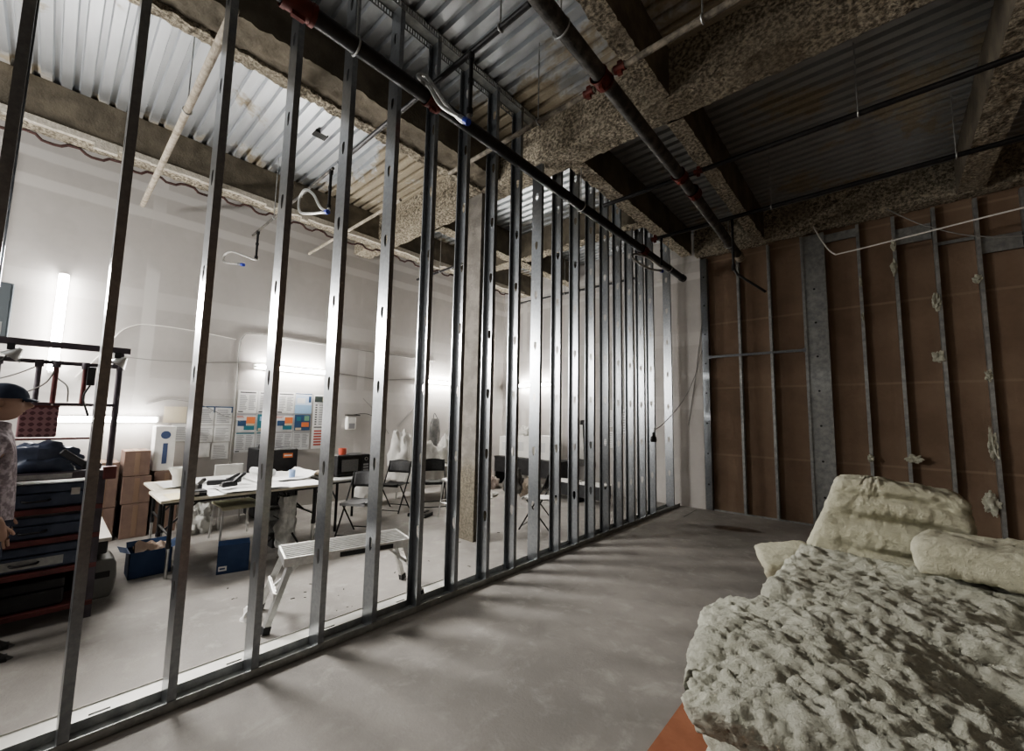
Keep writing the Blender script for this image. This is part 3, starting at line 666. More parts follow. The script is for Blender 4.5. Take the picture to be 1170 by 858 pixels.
b = MB().at(-6.0,2.96,1.004); b.lathe([(0,0),(.052,0),(.058,.09),(.05,.09),(.046,.01),(0,.01)], 18); tag(b.build('red_tub', mat('red_plastic', (.55,.10,.06), (.62,.13,.08), 6, .4), smooth=True), 'red tub standing on top of the microwave', 'tub')
for i, (x, y, z, s_, m_, lab) in enumerate([(-6.2,2.72,.70,.07,mat('beige_rag',(.52,.44,.34),(.60,.52,.42),8,.9),'beige crumpled rag left of the microwave'), (-6.0,2.78,.70,.055,mat('brown_paper',(.30,.19,.12),(.36,.24,.16),8,.9),'brown crumpled paper in front of the rag'), (-6.3,2.85,.70,.06,WHITE,'white crumpled bag behind the microwave side')]):
    b = MB(); sd = Vector((i*5,1,2)); b.grid(lambda u, v: (lambda n: (x+n.x*s_*(1.3+.5*noise.noise(n*2+sd)), y+n.y*s_*(1+.5*noise.noise(n*2+sd)), z+s_*.55+n.z*s_*.55))(Vector((math.cos(u*6.2832)*math.cos((v-.5)*3.1416), math.sin(u*6.2832)*math.cos((v-.5)*3.1416), math.sin((v-.5)*3.1416)))), 20, 12)
    tag(b.build('crumpled_rag', m_, smooth=True), lab, 'rag', 'rags on the microwave table')
e = empty('laptop', (-6.2,2.50,.747), 'thin grey laptop left of the microwave table edge', 'laptop', rz=R(10)); MB().box(-.14,.14,-.13,.06,0,.018).build('keyboard_base', GREYSHEET, e, bevel=.004); MB().bar((-.0,.06,.018),(0,.10,.03),.28,.010).build('screen_lid', GREYINK, e)
# fridge
e = empty('mini_fridge', (-7.28,2.45,0), 'black mini fridge with an orange label, under the wall posters', 'fridge')
MB().box(-.26,.22,-.28,.28,.03,1.04).build('cabinet', BLACK, e, bevel=.01); fd = MB().box(.225,.265,-.275,.275,.05,1.03).build('fridge_door', BLACK, e, bevel=.008)
MB().box(.266,.268,.06,.20,.90,.97).build('orange_label', ORANGE, fd); MB().box(.2685,.2695,.075,.185,.925,.945).build('label_print', PAPER, fd); MB().box(.268,.285,-.25,-.22,.55,.85).build('door_handle', LEGS, fd)
MB().box(.269,.271,-.265,-.20,.2,1.0).build('grey_side_strip', GREYSHEET, fd)
for sx in (-.2,.16):
    for sy in (-.23,.23): MB().at(sx,sy,0).lathe([(0,0),(.02,0),(.02,.03),(0,.03)], 10).build('fridge_foot', BLACK, e)
b = MB().at(-7.2,2.27,1.041); b.lathe([(0,0),(.05,0),(.06,.03),(.055,.06),(.03,.085),(0,.09)], 16); tag(b.build('coffee_lid_pot', BLACK, smooth=True), 'small black round pot on top of the mini fridge', 'pot')
# wall dispenser
e = empty('soap_dispenser', (XL,3.85,1.30), 'white dispenser on the wall above the microwave', 'dispenser'); MB().box(0,.10,-.09,.09,0,.24).build('dispenser_body', WHITE, e, bevel=.02); MB().box(.10,.108,-.06,.06,.02,.12).build('dispenser_window', GREYINK, e); MB().box(.02,.10,-.10,.16,.26,.285).build('mount_bracket', GREYPIPE, e)
# ---- chairs
CHB = BLACKMET
def folding_chair(loc, rz, label, seatm=BLACKMET, group='black folding chairs', cat='chair'):
    e = empty('folding_chair', loc, label, cat, group, rz); w = .205    # faces -y in local space
    for s_ in (-1, 1):
        MB().tube(curve_pts([(s_*w,-.22,0),(s_*w,.02,.40),(s_*w,.16,.66),(s_*w*.96,.205,.80)], 5), .0115, 8).build('front_leg', CHB, e, smooth=True)
        MB().tube([(s_*(w-.028),.24,0),(s_*(w-.028),-.12,.42)], .0105, 8).build('rear_leg', CHB, e, smooth=True)
    MB().tube([(-w,-.20,.04),(w,-.20,.04)], .008, 8).build('stretcher', CHB, e); MB().tube([(-w+.03,.22,.05),(w-.03,.22,.05)], .008, 8).build('stretcher', CHB, e)
    b = MB(); b.grid(lambda u, v: (-(w-.035)+(2*w-.07)*u, -.20+.40*v, .435+.02*(abs(u-.5)*2)**3-.012*math.sin(v*3.14)+.012*(v < .05)), 12, 12); b.grid(lambda u, v: (-(w-.035)+(2*w-.07)*u, -.20+.40*v, .42+.012*(abs(u-.5)*2)**3), 6, 6)
    b.box(-(w-.035), w-.035, -.205, -.195, .415, .445); b.box(-(w-.035), w-.035, .195, .205, .415, .44); b.build('seat', seatm, e, smooth=True)
    b = MB(); b.grid(lambda u, v: (-(w-.005)+(2*w-.01)*u, .165+.045*v+.03*math.sin(u*3.1416), .60+.19*v+.025*math.sin(u*3.1416)*v), 12, 6); o = b.build('backrest', CHB, e, smooth=True)
    sm = o.modifiers.new('thick', 'SOLIDIFY'); sm.thickness = .012; return e
folding_chair((-5.32,2.90,0), R(35), 'black metal folding chair in front of the microwave table', mat('grey_seat', (.22,.22,.22), (.30,.30,.30), 8, .45))
folding_chair((-3.86,4.92,0), R(-70), 'folding chair with a white seat, seen behind the studs right of the column', WHITE)
folding_chair((-6.25,4.02,0), R(30), 'black folding chair behind the microwave, beside the wrapped white sacks')
folding_chair((-6.0,4.66,0), R(60), 'black folding chair pushed up against the sheeted table')
# cream plastic chair behind the tables
e = empty('cream_chair', (-6.45,1.72,0), 'cream plastic chair with grey legs under the far long table', 'chair'); CR = mat('cream_plastic', (.72,.70,.50), (.78,.76,.56), 6, .45)
b = MB(); b.box(-.04,.42,-.22,.22,.43,.455); b.box(.40,.43,-.21,.21,.405,.455); b.build('seat', CR, e, bevel=.012)
for sx in (.0,.38):
    for sy in (-.19,.19): MB().tube([(sx,sy,.43),(sx+(.05 if sx > .1 else -.05),sy*1.12,0)], .013, 8).build('leg', LEGS, e, smooth=True)
# chair rails and back
for sy in (-.18,.18): MB().tube([(-.05,sy,.43),(-.12,sy,.60)], .013, 8).build('back_post', LEGS, e, smooth=True)
MB().box(-.14,-.11,-.20,.20,.48,.66).build('backrest', CR, e, bevel=.01)
e = empty('white_chair', (-7.0,1.85,0), 'white chair whose back rises behind the far table', 'chair')
MB().box(-.20,.18,-.19,.19,.42,.45).build('seat', WHITE, e, bevel=.012); MB().box(-.215,-.19,-.18,.18,.50,.84).build('backrest', WHITE, e, bevel=.012)
for sx in (-.2,.16):
    for sy in (-.17,.17): MB().tube([(sx,sy,.42 if sx > 0 else .6),(sx,sy,0)], .012, 8).build('leg', LEGS, e)
# plastic sheeting heap under the tables
def heap(name, cx, cy, sx, sy, sz, m, label, cat, seed, z0=0, f=3.0, a=.45, group=None, kind=None, nu=34, nv=18):
    b = MB(); sd = Vector((seed*3.7, seed, 1.3))
    def P(u, v):
        an = u*2*math.pi; ph = v*math.pi/2; n = Vector((math.cos(an)*math.cos(ph), math.sin(an)*math.cos(ph), math.sin(ph)))
        k = 1+a*noise.fractal(n*f*.55+sd, .8, 2.1, 4); k = max(.3, k)
        return (cx+n.x*sx*k, cy+n.y*sy*k, z0+max(0, n.z*sz*k))
    b.grid(P, nu, nv); return tag(b.build(name, m, smooth=True), label, cat, group, kind)
SHEETP = mat('clear_sheeting', (.40,.40,.38), (.62,.62,.59), 7, .3, 0, .6, 9, contrast=(.42,.6))
heap('plastic_sheeting', -6.98, 1.46, .24, .15, .36, SHEETP, 'crumpled clear plastic sheeting heaped under the far table', 'plastic sheet', 4)
# bucket
e = empty('steel_bucket', (-5.86,1.98,0), 'grey steel drum with ribs under the long table', 'drum'); b = MB()
b.lathe([(0,.005),(.135,.005),(.14,.0),(.14,.12),(.147,.13),(.14,.14),(.14,.26),(.147,.27),(.14,.28),(.14,.39),(.148,.40),(.135,.40),(.13,.38),(0,.37)], 26); b.build('drum_body', GALV_DULL, e, smooth=True)
MB().tube(curve_pts([(-.145,0,.33),(-.10,.12,.24),(0,.165,.20),(.10,.12,.24),(.145,0,.33)], 5), .005, 6).build('bail_handle', BLACKMET, e)
# blue boxes
BLUEB = mat('blue_card', (.022,.05,.125), (.035,.07,.16), 6, .6)
def open_box(cx, cy, w, l, h, rz, label, name='blue_box', flaps=(0,1,2,3)):
    e = empty(name, (cx, cy, 0), label, 'box', 'blue cartons on the floor', rz); b = MB(); t = .005
    b.box(-w/2,w/2,-l/2,l/2,0,t); b.box(-w/2,-w/2+t,-l/2,l/2,0,h); b.box(w/2-t,w/2,-l/2,l/2,0,h); b.box(-w/2,w/2,-l/2,-l/2+t,0,h); b.box(-w/2,w/2,l/2-t,l/2,0,h); b.build('carton_body', BLUEB, e)
    for f in flaps:
        q = MB(); fl = .09
        if f == 0: q.quad((w/2,-l/2,h),(w/2,l/2,h),(w/2+fl*.4,l/2,h+fl*.7),(w/2+fl*.4,-l/2,h+fl*.7))
        if f == 1: q.quad((-w/2,-l/2,h),(-w/2,l/2,h),(-w/2-fl*.5,l/2,h+fl*.5),(-w/2-fl*.5,-l/2,h+fl*.5))
        if f == 2: q.quad((-w/2,-l/2,h),(w/2,-l/2,h),(w/2,-l/2-fl*.8,h+fl*.35),(-w/2,-l/2-fl*.8,h+fl*.35))
        if f == 3: q.quad((-w/2,l/2,h),(w/2,l/2,h),(w/2,l/2+fl*.8,h+fl*.35),(-w/2,l/2+fl*.8,h+fl*.35))
        q.build('flap', BLUEB, e)
    return e
open_box(-5.555,.80,.26,.32,.24,R(0),'open dark blue carton with brown paper sticking out', flaps=(1,2,3))
b = MB(); b.grid(lambda u, v: (-5.665+.22*u, .68+.25*v, .225+.07*noise.noise(Vector((u*4, v*4, 6)))+.05*math.sin(u*3)), 14, 14); tag(b.build('packing_paper', mat('kraft_crumple', (.40,.31,.25), (.48,.38,.31), 7, .9), smooth=True), 'crumpled brown packing paper in the open blue carton', 'paper')
e = open_box(-5.06,1.40,.20,.27,.27,R(-14),'upright closed blue carton in front of the cream chair', flaps=())
MB().box(-.1,.1,-.135,.135,.271,.274).build('carton_lid', BLUEB, e); MB().box(.1005,.102,-.12,-.05,.03,.075).build('white_sticker', PAPER, e); MB().box(.1022,.1032,-.11,-.065,.045,.06).build('sticker_mark', BLUEINK, e)
# tripod stand with transformer box
e = empty('tripod_stand', (-5.34,2.00,0), 'dark tripod stand wrapped in clear plastic under the long table', 'stand')
MB().tube([(0,0,.06),(0,0,.66)], .016, 10).build('pole', BLACKMET, e)
for k_ in range(3):
    a_ = R(120*k_+20); MB().tube([(0,0,.30),(math.cos(a_)*.30,math.sin(a_)*.30,.01)], .011, 8).build('leg', BLACKMET, e, smooth=True)
b = MB(); b.grid(lambda u, v: ((.07+.05*noise.noise(Vector((math.cos(u*6.28)*1.5, math.sin(u*6.28)*1.5, v*4))))*math.cos(u*6.2832)*(1+.5*v), (.07+.05*noise.noise(Vector((math.cos(u*6.28)*1.5, math.sin(u*6.28)*1.5, v*4))))*math.sin(u*6.2832)*(1+.5*v), .62-.58*v), 20, 14); b.build('plastic_wrap', SHEETP, e, smooth=True)
e = empty('transformer_box', (-5.585,1.98,0), 'small black box on the floor beside the tripod stand', 'box'); MB().box(-.09,.09,-.07,.07,0,.12).build('box_body', BLACK, e, bevel=.008); MB().tube(curve_pts([(-.05,0,.12),(-.03,0,.17),(.03,0,.17),(.05,0,.12)], 4), .008, 6).build('box_handle', BLACK, e)
# ---- aluminium step bench
e = empty('work_bench', (-3.53,1.83,0), 'aluminium step bench with a ribbed top, standing just beyond the studs', 'step bench', rz=R(-13)); hw, hl, hz = .19, .50, .50
b = MB(); b.box(-hw,hw,-hl,hl,hz-.012,hz-.004)
for i in range(9): b.box(-hw+.02+i*.042,-hw+.036+i*.042,-hl+.01,hl-.01,hz-.004,hz+.003)
b.build('ribbed_top', mat('dusty_aluminium', (.30,.30,.28), (.42,.42,.40), 12, .5, .5), e)
b = MB(); b.box(-hw-.004,-hw+.008,-hl,hl,hz-.06,hz+.006); b.box(hw-.008,hw+.004,-hl,hl,hz-.06,hz+.006); b.box(-hw,hw,-hl-.004,-hl+.01,hz-.06,hz+.006); b.box(-hw,hw,hl-.01,hl+.004,hz-.06,hz+.006); b.build('edge_frame', ALU, e)
MB().box(hw+.005,hw+.0065,-.10,.34,hz-.05,hz-.012).build('black_label', BLACK, e)
for sy in (-1, 1):
    for sx in (-1, 1):
        l = MB().bar((sx*hw*.86,sy*hl*.90,hz-.03),(sx*(hw+.04),sy*(hl+.10),.035),.03,.045).build('leg', ALU, e); MB().bar((sx*(hw+.038),sy*(hl+.095),.055),(sx*(hw+.043),sy*(hl+.106),.007),.042,.055).build('rubber_foot', BLACK, l)
    MB().bar((-hw-.02,sy*(hl+.05),.24),(hw+.02,sy*(hl+.05),.24),.025,.05).build('step_bar', ALU, e)
    MB().bar((0,sy*(hl+.05),.24),(0,sy*hl*.55,hz-.03),.02,.02).build('locking_brace', ALU, e)
heap('crumpled_tissue', -3.80, 1.20, .07,.06,.10, WHITE, 'white crumpled tissue on the floor by the step bench legs', 'tissue', 6, nu=18, nv=10)
# floor debris
b = MB()
for i in range(46):
    x, y = (rnd.uniform(-4.6,-3.4), rnd.uniform(1.2,3.2)) if i < 24 else (rnd.uniform(-6.8,-3.4), rnd.uniform(.2,6.0)); s_ = rnd.uniform(.003,.010)
    b.at(x, y, .0005, rz=rnd.uniform(0,6)).box(-s_*2,s_*2,-s_*.6,s_*.6,0,s_*.5)
tag(b.build('floor_debris', mat('dark_debris', (.03,.028,.025), (.09,.08,.07), 8, .9)), 'small dark scraps scattered over the dusty floor of the lit room', 'debris', kind='stuff')
# ---- far pile: sheeted table, sacks, stools
GREYCLOTH = mat('dusty_grey_cloth', (.10,.10,.10), (.20,.195,.185), 8, .9, 0, .3, 20); DUSTW = mat('dusty_white_sheet', (.55,.54,.51), (.72,.71,.68), 4, .85, 0, .3, 12)
def sheet_table(cx, cy, w, l, h, label, m, drop, seed, group=None):
    """table hidden under a sheet that drapes in folds"""
    e = empty('sheeted_table', (cx, cy, 0), label, 'table', group)
    for sx in (-1, 1):
        for sy in (-1, 1): MB().tube([(sx*(w/2-.08),sy*(l/2-.1),0),(sx*(w/2-.08),sy*(l/2-.1),h-.02)], .018, 8).build('leg', LEGS, e)
    b = MB(); n = 60
    def P(u, v):
        a_ = u*2*math.pi; c, s_ = math.cos(a_), math.sin(a_); k = 1/max(abs(c), abs(s_)); x, y = c*k*w/2, s_*k*l/2
        if v < .5: t = v*2; return (x*t, y*t, h+.012*noise.noise(Vector((x*t*6, y*t*6, seed)))+.015)
        t = (v-.5)*2; f = .04*math.sin(u*2*math.pi*17+seed)*t+.03*noise.noise(Vector((u*30, t, seed)))*t; r_ = 1+f/ (w/2)+.03*t
        return (x*r_, y*r_, h+.01-drop*t*(1+.25*noise.noise(Vector((u*9, 0, seed)))))
    b.grid(P, 96, 16); b.build('dust_sheet', m, e, smooth=True); MB().box(-w/2+.02,w/2-.02,-l/2+.02,l/2-.02,h-.03,h).build('tabletop', TOPM, e); return e
sheet_table(-6.75,5.15,.8,1.3,.62,'table under a dusty white sheet behind the chairs, beside the column', DUSTW, .25, 3)
heap('white_sack', -6.85, 4.52, .24,.20,.62, DUSTW, 'tall white wrapped sack standing on the sheeted table end', 'sack', 11, z0=.655, a=.3)
heap('white_sack', -6.80, 5.10, .26,.26,.42, DUSTW, 'lower rounded white sack in the middle of the sheeted table', 'sack', 12, z0=.655, a=.3)
heap('white_sack', -6.85, 5.62, .22,.20,.55, DUSTW, 'white wrapped sack at the column end of the sheeted table', 'sack', 13, z0=.655, a=.3)
heap('white_sack', -7.0, 3.95, .25,.22,.50, DUSTW, 'white bundle against the wall behind the black folding chair', 'sack', 14, z0=.0, a=.3)
e = empty('dark_bag', (-7.52,5.82,1.28), 'narrow dark bag hanging on the white wall left of the column', 'bag'); b = MB(); b.grid(lambda u, v: ((.05+.02*math.sin(v*3.1))*math.cos(u*6.2832), (.09+.05*math.sin(v*3.1))*math.sin(u*6.2832), -.38+.62*v), 16, 10); b.build('bag_body', GREYCLOTH, e, smooth=True); MB().tube(curve_pts([(0,-.06,.24),(-.03,0,.36),(0,.06,.24)], 5), .008, 6).build('hanging_strap', BLACK, e)
def stool(x, y, label):
    e = empty('metal_stool', (x, y, 0), label, 'stool', 'metal stools'); 
    for k_ in range(4): a_ = R(45+90*k_); MB().tube([(math.cos(a_)*.12,math.sin(a_)*.12,.58),(math.cos(a_)*.19,math.sin(a_)*.19,0)], .011, 8).build('leg', LEGS, e)
    MB().at(0,0,.57).lathe([(0,0),(.15,0),(.155,.015),(.15,.03),(0,.035)], 22).build('seat', LEGS, e, smooth=True); pts = [(math.cos(R(k_*20))*.165,math.sin(R(k_*20))*.165,.25) for k_ in range(19)]; MB().tube(pts, .008, 6).build('foot_ring', LEGS, e); return e
stool(-5.22,4.40,'metal stool nearest the studs, left of the column'); stool(-5.50,4.80,'metal stool behind the first, beside the sheeted table')
e = empty('dust_pan', (-5.62,4.12,0), 'flat black tray lying on the floor before the sheeted table', 'tray', rz=R(25)); MB().box(-.16,.16,-.12,.12,0,.012).box(-.16,-.15,-.12,.12,0,.05).box(.15,.16,-.12,.12,0,.05).build('tray_pan', BLACK, e); MB().box(-.02,.02,.12,.26,.02,.035).build('tray_handle', BLACK, e)
# behind the column
e = empty('dark_desk', (-6.1,7.55,0), 'long black desk against the far wall right of the column', 'desk')
MB().box(-.95,.95,-.3,.3,.62,.66).build('desktop', BLACK, e); MB().box(-.94,.94,-.29,-.27,.30,.62).build('front_panel', BLACK, e)
for sx in (-.92,.92): MB().box(sx-.02,sx+.02,-.28,.28,0,.62).build('side_panel', BLACK, e)
for i, (x, w_, h_, lab) in enumerate([(-6.82,.44,.46,'white carton on the black desk, left of three'), (-6.32,.48,.50,'white carton on the black desk, middle of three'), (-5.70,.50,.52,'white carton on the black desk, right of three')]):
    e = carton(x-w_/2,x+w_/2,7.42,7.72,.662,.662+h_,lab,WHITE,'white cartons on the black desk','white_carton',False); MB().box(-w_*.3,w_*.1,-.152,-.1505,h_*.3,h_*.7).build('grey_print', GREYSHEET, e)
heap('white_sack', -6.3, 7.55, .2,.16,.2, DUSTW, 'white bag lying on top of the cartons on the black desk', 'sack', 15, z0=1.165, a=.3)
for i, (x, y, sx, sy, sz, m_, lab) in enumerate([(-6.72,6.75,.22,.22,.36,mat('pinkish_cloth',(.40,.33,.30),(.55,.48,.44),5,.9,0,.3,15),'pinkish heap of cloth in front of the black desk'), (-6.02,6.8,.24,.22,.42,GREYCLOTH,'dark grey heap of clothes right behind the column'), (-5.36,6.62,.20,.18,.30,mat('brown_cloth',(.16,.13,.10),(.26,.22,.18),6,.9,0,.3,15),'brownish low heap of clothes right of the grey heap'), (-6.2,6.05,.34,.18,.16,DUSTW,'flat white heap on the floor behind the column')]):
    heap('cloth_heap', x, y, sx, sy, sz, m_, lab, 'clothes', 20+i, a=.5, group='heaps in front of the black desk')
def low_bench(x, label, w=.56, y=7.05):
    e = empty('low_bench', (x, y, 0), label, 'bench', 'low black benches'); MB().box(-w/2,w/2,-.18,.18,.34,.36).build('white_top', WHITE, e); MB().box(-w/2+.01,w/2-.01,-.17,.17,.10,.34).build('bench_body', BLACK, e)
    for sx in (-1,1): MB().box(sx*(w/2-.04)-.02,sx*(w/2-.04)+.02,-.17,.17,0,.10).build('bench_foot', BLACK, e)
low_bench(-4.85,'low black bench with a white top by the far wall, left of two'); low_bench(-4.2,'low black bench with a white top by the far wall, right of two')
e = empty('hung_coat', (-5.05,8.06,1.55), 'grey coat with white lining hanging on the far wall above the benches', 'coat')
b = MB(); b.grid(lambda u, v: ((u-.5)*(.24+.30*v)+.02*math.sin(v*9+u*5), -.03-.07*math.sin(u*3.1416)*(1+.4*math.sin(u*19)), -1.0*v), 18, 14); b.build('coat_body', GREYCLOTH, e, smooth=True); MB().quad((-.03,-.13,-.1),(.05,-.135,-.1),(.09,-.145,-.85),(-.02,-.145,-.85)).build('white_lining', DUSTW, e); MB().tube([(0,0,.02),(0,-.05,0)], .01, 8).build('hanging_hook', LEGS, e)
for i, (x, z, w_, h_, lab) in enumerate([(-4.62,1.42,.26,.36,'paper notice on the far white wall, upper left of three'), (-4.30,1.30,.28,.50,'large paper notice on the far white wall, right of three'), (-4.60,.98,.26,.34,'paper notice on the far white wall, lower left of three')]):
    e = empty('wall_notice', (x, YB-.104, z), lab, 'notice', 'notices on the far wall'); MB().quad((0,0,0),(w_,0,0),(w_,0,h_),(0,0,h_)).build('sheet_paper', PAPER, e)
    b = MB()
    for k_ in range(8): b.quad((w_*.1,-.002,h_*(.08+.11*k_)),(w_*rnd.uniform(.7,.9),-.002,h_*(.08+.11*k_)),(w_*.9,-.002,h_*(.12+.11*k_)),(w_*.1,-.002,h_*(.12+.11*k_)))
    b.build('printing', GREYINK, e)
# cables on the white wall
def cable(pts, r, m, label, name='mounted_cable', group=None, n=8):
    return tag(MB().tube(curve_pts(pts, n), r, 6).build(name, m, smooth=True), label, 'cable', group)
xc = XL+.012
cable([(xc,.2,2.0),(xc,.42,2.35),(xc,.55,2.62),(xc,.68,2.74),(xc,.85,2.79),(xc,1.3,2.79),(xc,1.8,2.75),(xc,1.90,2.74)], .006, CABLEW, 'white cable arching over the right post of the tool rack on the wall')
cable([(xc,.6,2.31),(xc,1.0,2.30),(xc,1.5,2.33),(xc,2.3,2.40),(xc,3.4,2.36),(xc,4.4,2.30),(xc,5.2,2.36)], .007, CABLEG, 'long grey cable running level between the wall lights')
cable([(xc,1.955,.45),(xc,1.955,1.2),(xc,1.955,2.0),(xc,1.955,2.62),(xc,1.99,2.78),(xc,2.12,2.86),(xc,2.7,2.86),(xc,3.8,2.84),(xc,5.8,2.82)], .008, CABLEG, 'grey conduit rising beside the posters and bending right above the light')
cable([(xc,.9,1.68),(xc,1.15,1.76),(xc,1.5,1.70),(xc,1.8,1.55),(xc,2.05,1.45)], .006, CABLEG, 'thin grey cable sagging across the small notices')
cable([(xc,4.1,1.9),(xc,4.4,1.62),(xc,4.7,1.2)], .006, CABLEG, 'thin cable slanting down behind the white sacks', )
cable([(xc,3.9,1.58),(xc,4.2,1.60),(xc,4.6,1.45)], .006, BLACK, 'short black cable drooping right of the dispenser')
cable([(xc,4.9,1.35),(xc,5.3,1.75),(xc,5.7,2.1)], .007, CABLEG, 'thin cable slanting up towards the column on the white wall')
cable([(-2.5,YB-.115,2.9),(-2.62,YB-.20,2.4),(-2.80,YB-.32,1.95),(-2.88,7.2,1.55),(-2.90,6.80,1.42)], .007, CABLEG, 'grey cord dangling across the pale drywall to the black work lamp')
cable([(-2.46,YB-.13,3.6),(-2.56,YB-.118,2.9),(-2.66,YB-.118,2.2),(-2.78,YB-.118,1.5)], .006, CABLEG, 'thin cord hanging down the pale drywall beside the corner post')
e = empty('work_lamp', (-2.90,6.78,1.33), 'black work lamp hanging at the far open studs', 'lamp'); MB().at(0,0,-.10).lathe([(0,0),(.045,.0),(.052,.03),(.045,.08),(.022,.10),(.02,.15),(0,.16)], 16).build('lamp_head', BLACK, e, smooth=True); MB().tube(curve_pts([(0,0,.06),(.02,.02,.10),(0,.02,.13)], 4), .006, 6).build('hanging_hook', LEGS, e)
# ================================================================== tool rack, person, glass wool pile
MAROON = mat('maroon_steel', (.10,.035,.035), (.16,.05,.048), 8, .5, .2); DARKBLUE = mat('dark_blue_plastic', (.045,.06,.095), (.08,.10,.15), 9, .45); DUSKY = mat('dusky_steel', (.07,.06,.07), (.11,.095,.11), 8, .5, .3)
RX0, RX1, RY0, RY1 = -5.02, -4.72, -1.05, .34
e = empty('tool_rack', (-4.87,-.35,0), 'dark maroon rack of tool shelves at the left edge of the photo, beside the person', 'rack')
def RK(mb, name, m, **k):
    o = mb.build(name, m, e, **k)
    for v in o.data.vertices: v.co -= Vector((-4.87,-.35,0))
    return o
for x in (RX0, RX1):
    for y in (RY0, RY1): RK(MB().box(x-.02,x+.02,y-.02,y+.02,0,1.10), 'corner_post', DUSKY)
for z in (.12,.40,.63,.85): RK(MB().box(RX0-.02,RX1+.025,RY0-.02,RY1+.02,z-.025,z+.012), 'shelf', MAROON, bevel=.004)
RK(MB().box(RX0-.02,RX1+.025,RY0-.02,RY1+.06,1.075,1.125), 'top_shelf', DUSKY, bevel=.004); RK(MB().box(RX1+.026,RX1+.028,-.25,.17,1.083,1.118), 'silver_strip', GALV_DULL)
RK(MB().box(RX1-.04,RX1+.03,.34,.42,1.05,1.15), 'post_bracket', MAROON, bevel=.006)
px = -4.87
RK(MB().box(px-.025,px+.025,RY0,.44,2.085,2.135), 'top_rail', DUSKY); RK(MB().box(px-.015,px+.015,RY0,.38,1.955,1.985), 'pipe_rail', DUSKY); RK(MB().box(px-.015,px+.015,RY0,.38,1.63,1.655), 'middle_rail', DUSKY)
RK(MB().tube([(px,.385,1.13),(px,.385,2.09)], .021, 12), 'rack_post', DUSKY, smooth=True); RK(MB().tube([(px,RY0,1.13),(px,RY0,2.09)], .021, 12), 'rack_post', DUSKY, smooth=True)
for y, m_ in ((-.52,MAROON),(-.27,DUSKY),(-.07,DUSKY),(.02,MAROON),(.18,MAROON)):
    p_ = RK(MB().tube([(px+.03,y,1.65),(px+.03,y,1.97)], .016, 10), 'upright', m_, smooth=True); RK(MB().tube([(px+.03,y,1.93),(px+.03,y,1.985)], .024, 10), 'pipe_tee', DUSKY, smooth=True)
RK(MB().box(px-.01,px+.02,-.15,.33,1.365,1.38), 'red_edge_rail', MAROON)
def tool_case(y0, y1, z0, z1, label, m=DARKBLUE, latches=2, name='tool_case', strip=None):
    q = empty(name, (-4.86,(y0+y1)/2,z0), label, 'tool case', 'tool cases on the rack'); l = (y1-y0)/2; h_ = z1-z0
    MB().box(-.13,.12,-l,l,.003,h_*.62).build('case_bottom', m, q, bevel=.012); MB().box(-.13,.12,-l,l,h_*.64,h_).build('case_lid', m, q, bevel=.012)
    for i in range(latches): y = -l+.1+(2*l-.2)*(i/max(1,latches-1)); MB().box(.121,.132,y-.025,y+.025,h_*.48,h_*.78).build('latch', LEGS, q, bevel=.003)
    MB().tube(curve_pts([(.12,-.07,h_*.35),(.15,-.05,h_*.33),(.15,.05,h_*.33),(.12,.07,h_*.35)], 4), .008, 6).build('case_handle', BLACK, q)
    if strip: MB().box(.1215,.123,-l*.7,l*.7,h_*.15,h_*.5).build('torn_label', strip, q)
    return q
tool_case(-.99,-.35,.862,1.04,'dark tool case with chrome latches on the upper rack shelf, behind the person')
tool_case(-.30,.30,.862,1.04,'dark tool case with chrome latches on the upper rack shelf, at its right end')
tool_case(-.99,-.35,.642,.81,'dark tool case on the middle rack shelf, behind the person', latches=0); tool_case(-.30,.30,.642,.80,'plain dark tool case on the middle rack shelf, at its right end', latches=0)
tool_case(-.99,-.35,.412,.58,'dark tool case on the lower rack shelf, behind the person', latches=2); tool_case(-.30,.26,.412,.59,'dark tool case with a torn grey label on the lower rack shelf', latches=0, strip=GALV_DULL)
tool_case(-.85,.20,.132,.33,'long dark tool case on the bottom rack shelf near the floor', BLACK, 0)
heap('tool_bag', -4.87, -.02, .12, .27, .20, DARKBLUE, 'lumpy dark blue tool bag lying on top of the rack', 'bag', 31, z0=1.128, a=.35)
heap('tool_bag', -4.87, -.68, .12, .26, .22, DARKBLUE, 'dark blue tool bag on the rack top, behind the person', 'bag', 32, z0=1.128, a=.35)
b = MB(); b.bar((-4.78,.10,1.28),(-4.74,.24,1.165),.025,.05); b.bar((-4.76,.22,1.16),(-4.74,.33,1.155),.05,.05); tag(b.build('drill', BLACK, bevel=.01), 'black drill leaning on the tool bag at the right end of the rack', 'tool')
q = empty('patterned_case', (-4.76,-.04,1.395), 'pinkish patterned case hung below the middle rail of the rack', 'case')
PINK = NT('pink_pattern', .6); PINK.L.new(PINK.mix(PINK.math('GREATER_THAN', PINK.math('ADD', PINK.math('SINE', PINK.math('MULTIPLY', PINK.xyz.outputs['Y'], 150)), PINK.math('SINE', PINK.math('MULTIPLY', PINK.xyz.outputs['Z'], 150))), .35), (.26,.15,.16), (.11,.045,.055)), PINK.b.inputs['Base Color'])
MB().box(-.05,.05,-.10,.10,0,.225).build('case_shell', PINK.m, q, bevel=.01); MB().box(-.052,.052,-.102,.102,.222,.236).build('case_rim', MAROON, q)
for s_ in (-1, 1): MB().tube([(0,s_*.06,.236),(-.05,s_*.06,.245)], .006, 6).build('hanging_hook', LEGS, q)
q = empty('charger_box', (-4.84,.215,1.80), 'narrow black charger box hung on the rack rails with a loose lead', 'charger'); MB().box(0,.05,-.025,.025,0,.15).build('charger_body', BLACK, q, bevel=.006); MB().tube(curve_pts([(.02,0,0),(.03,-.03,-.10),(.02,.01,-.25)], 6), .007, 6).build('hanging_lead', BLACK, q)
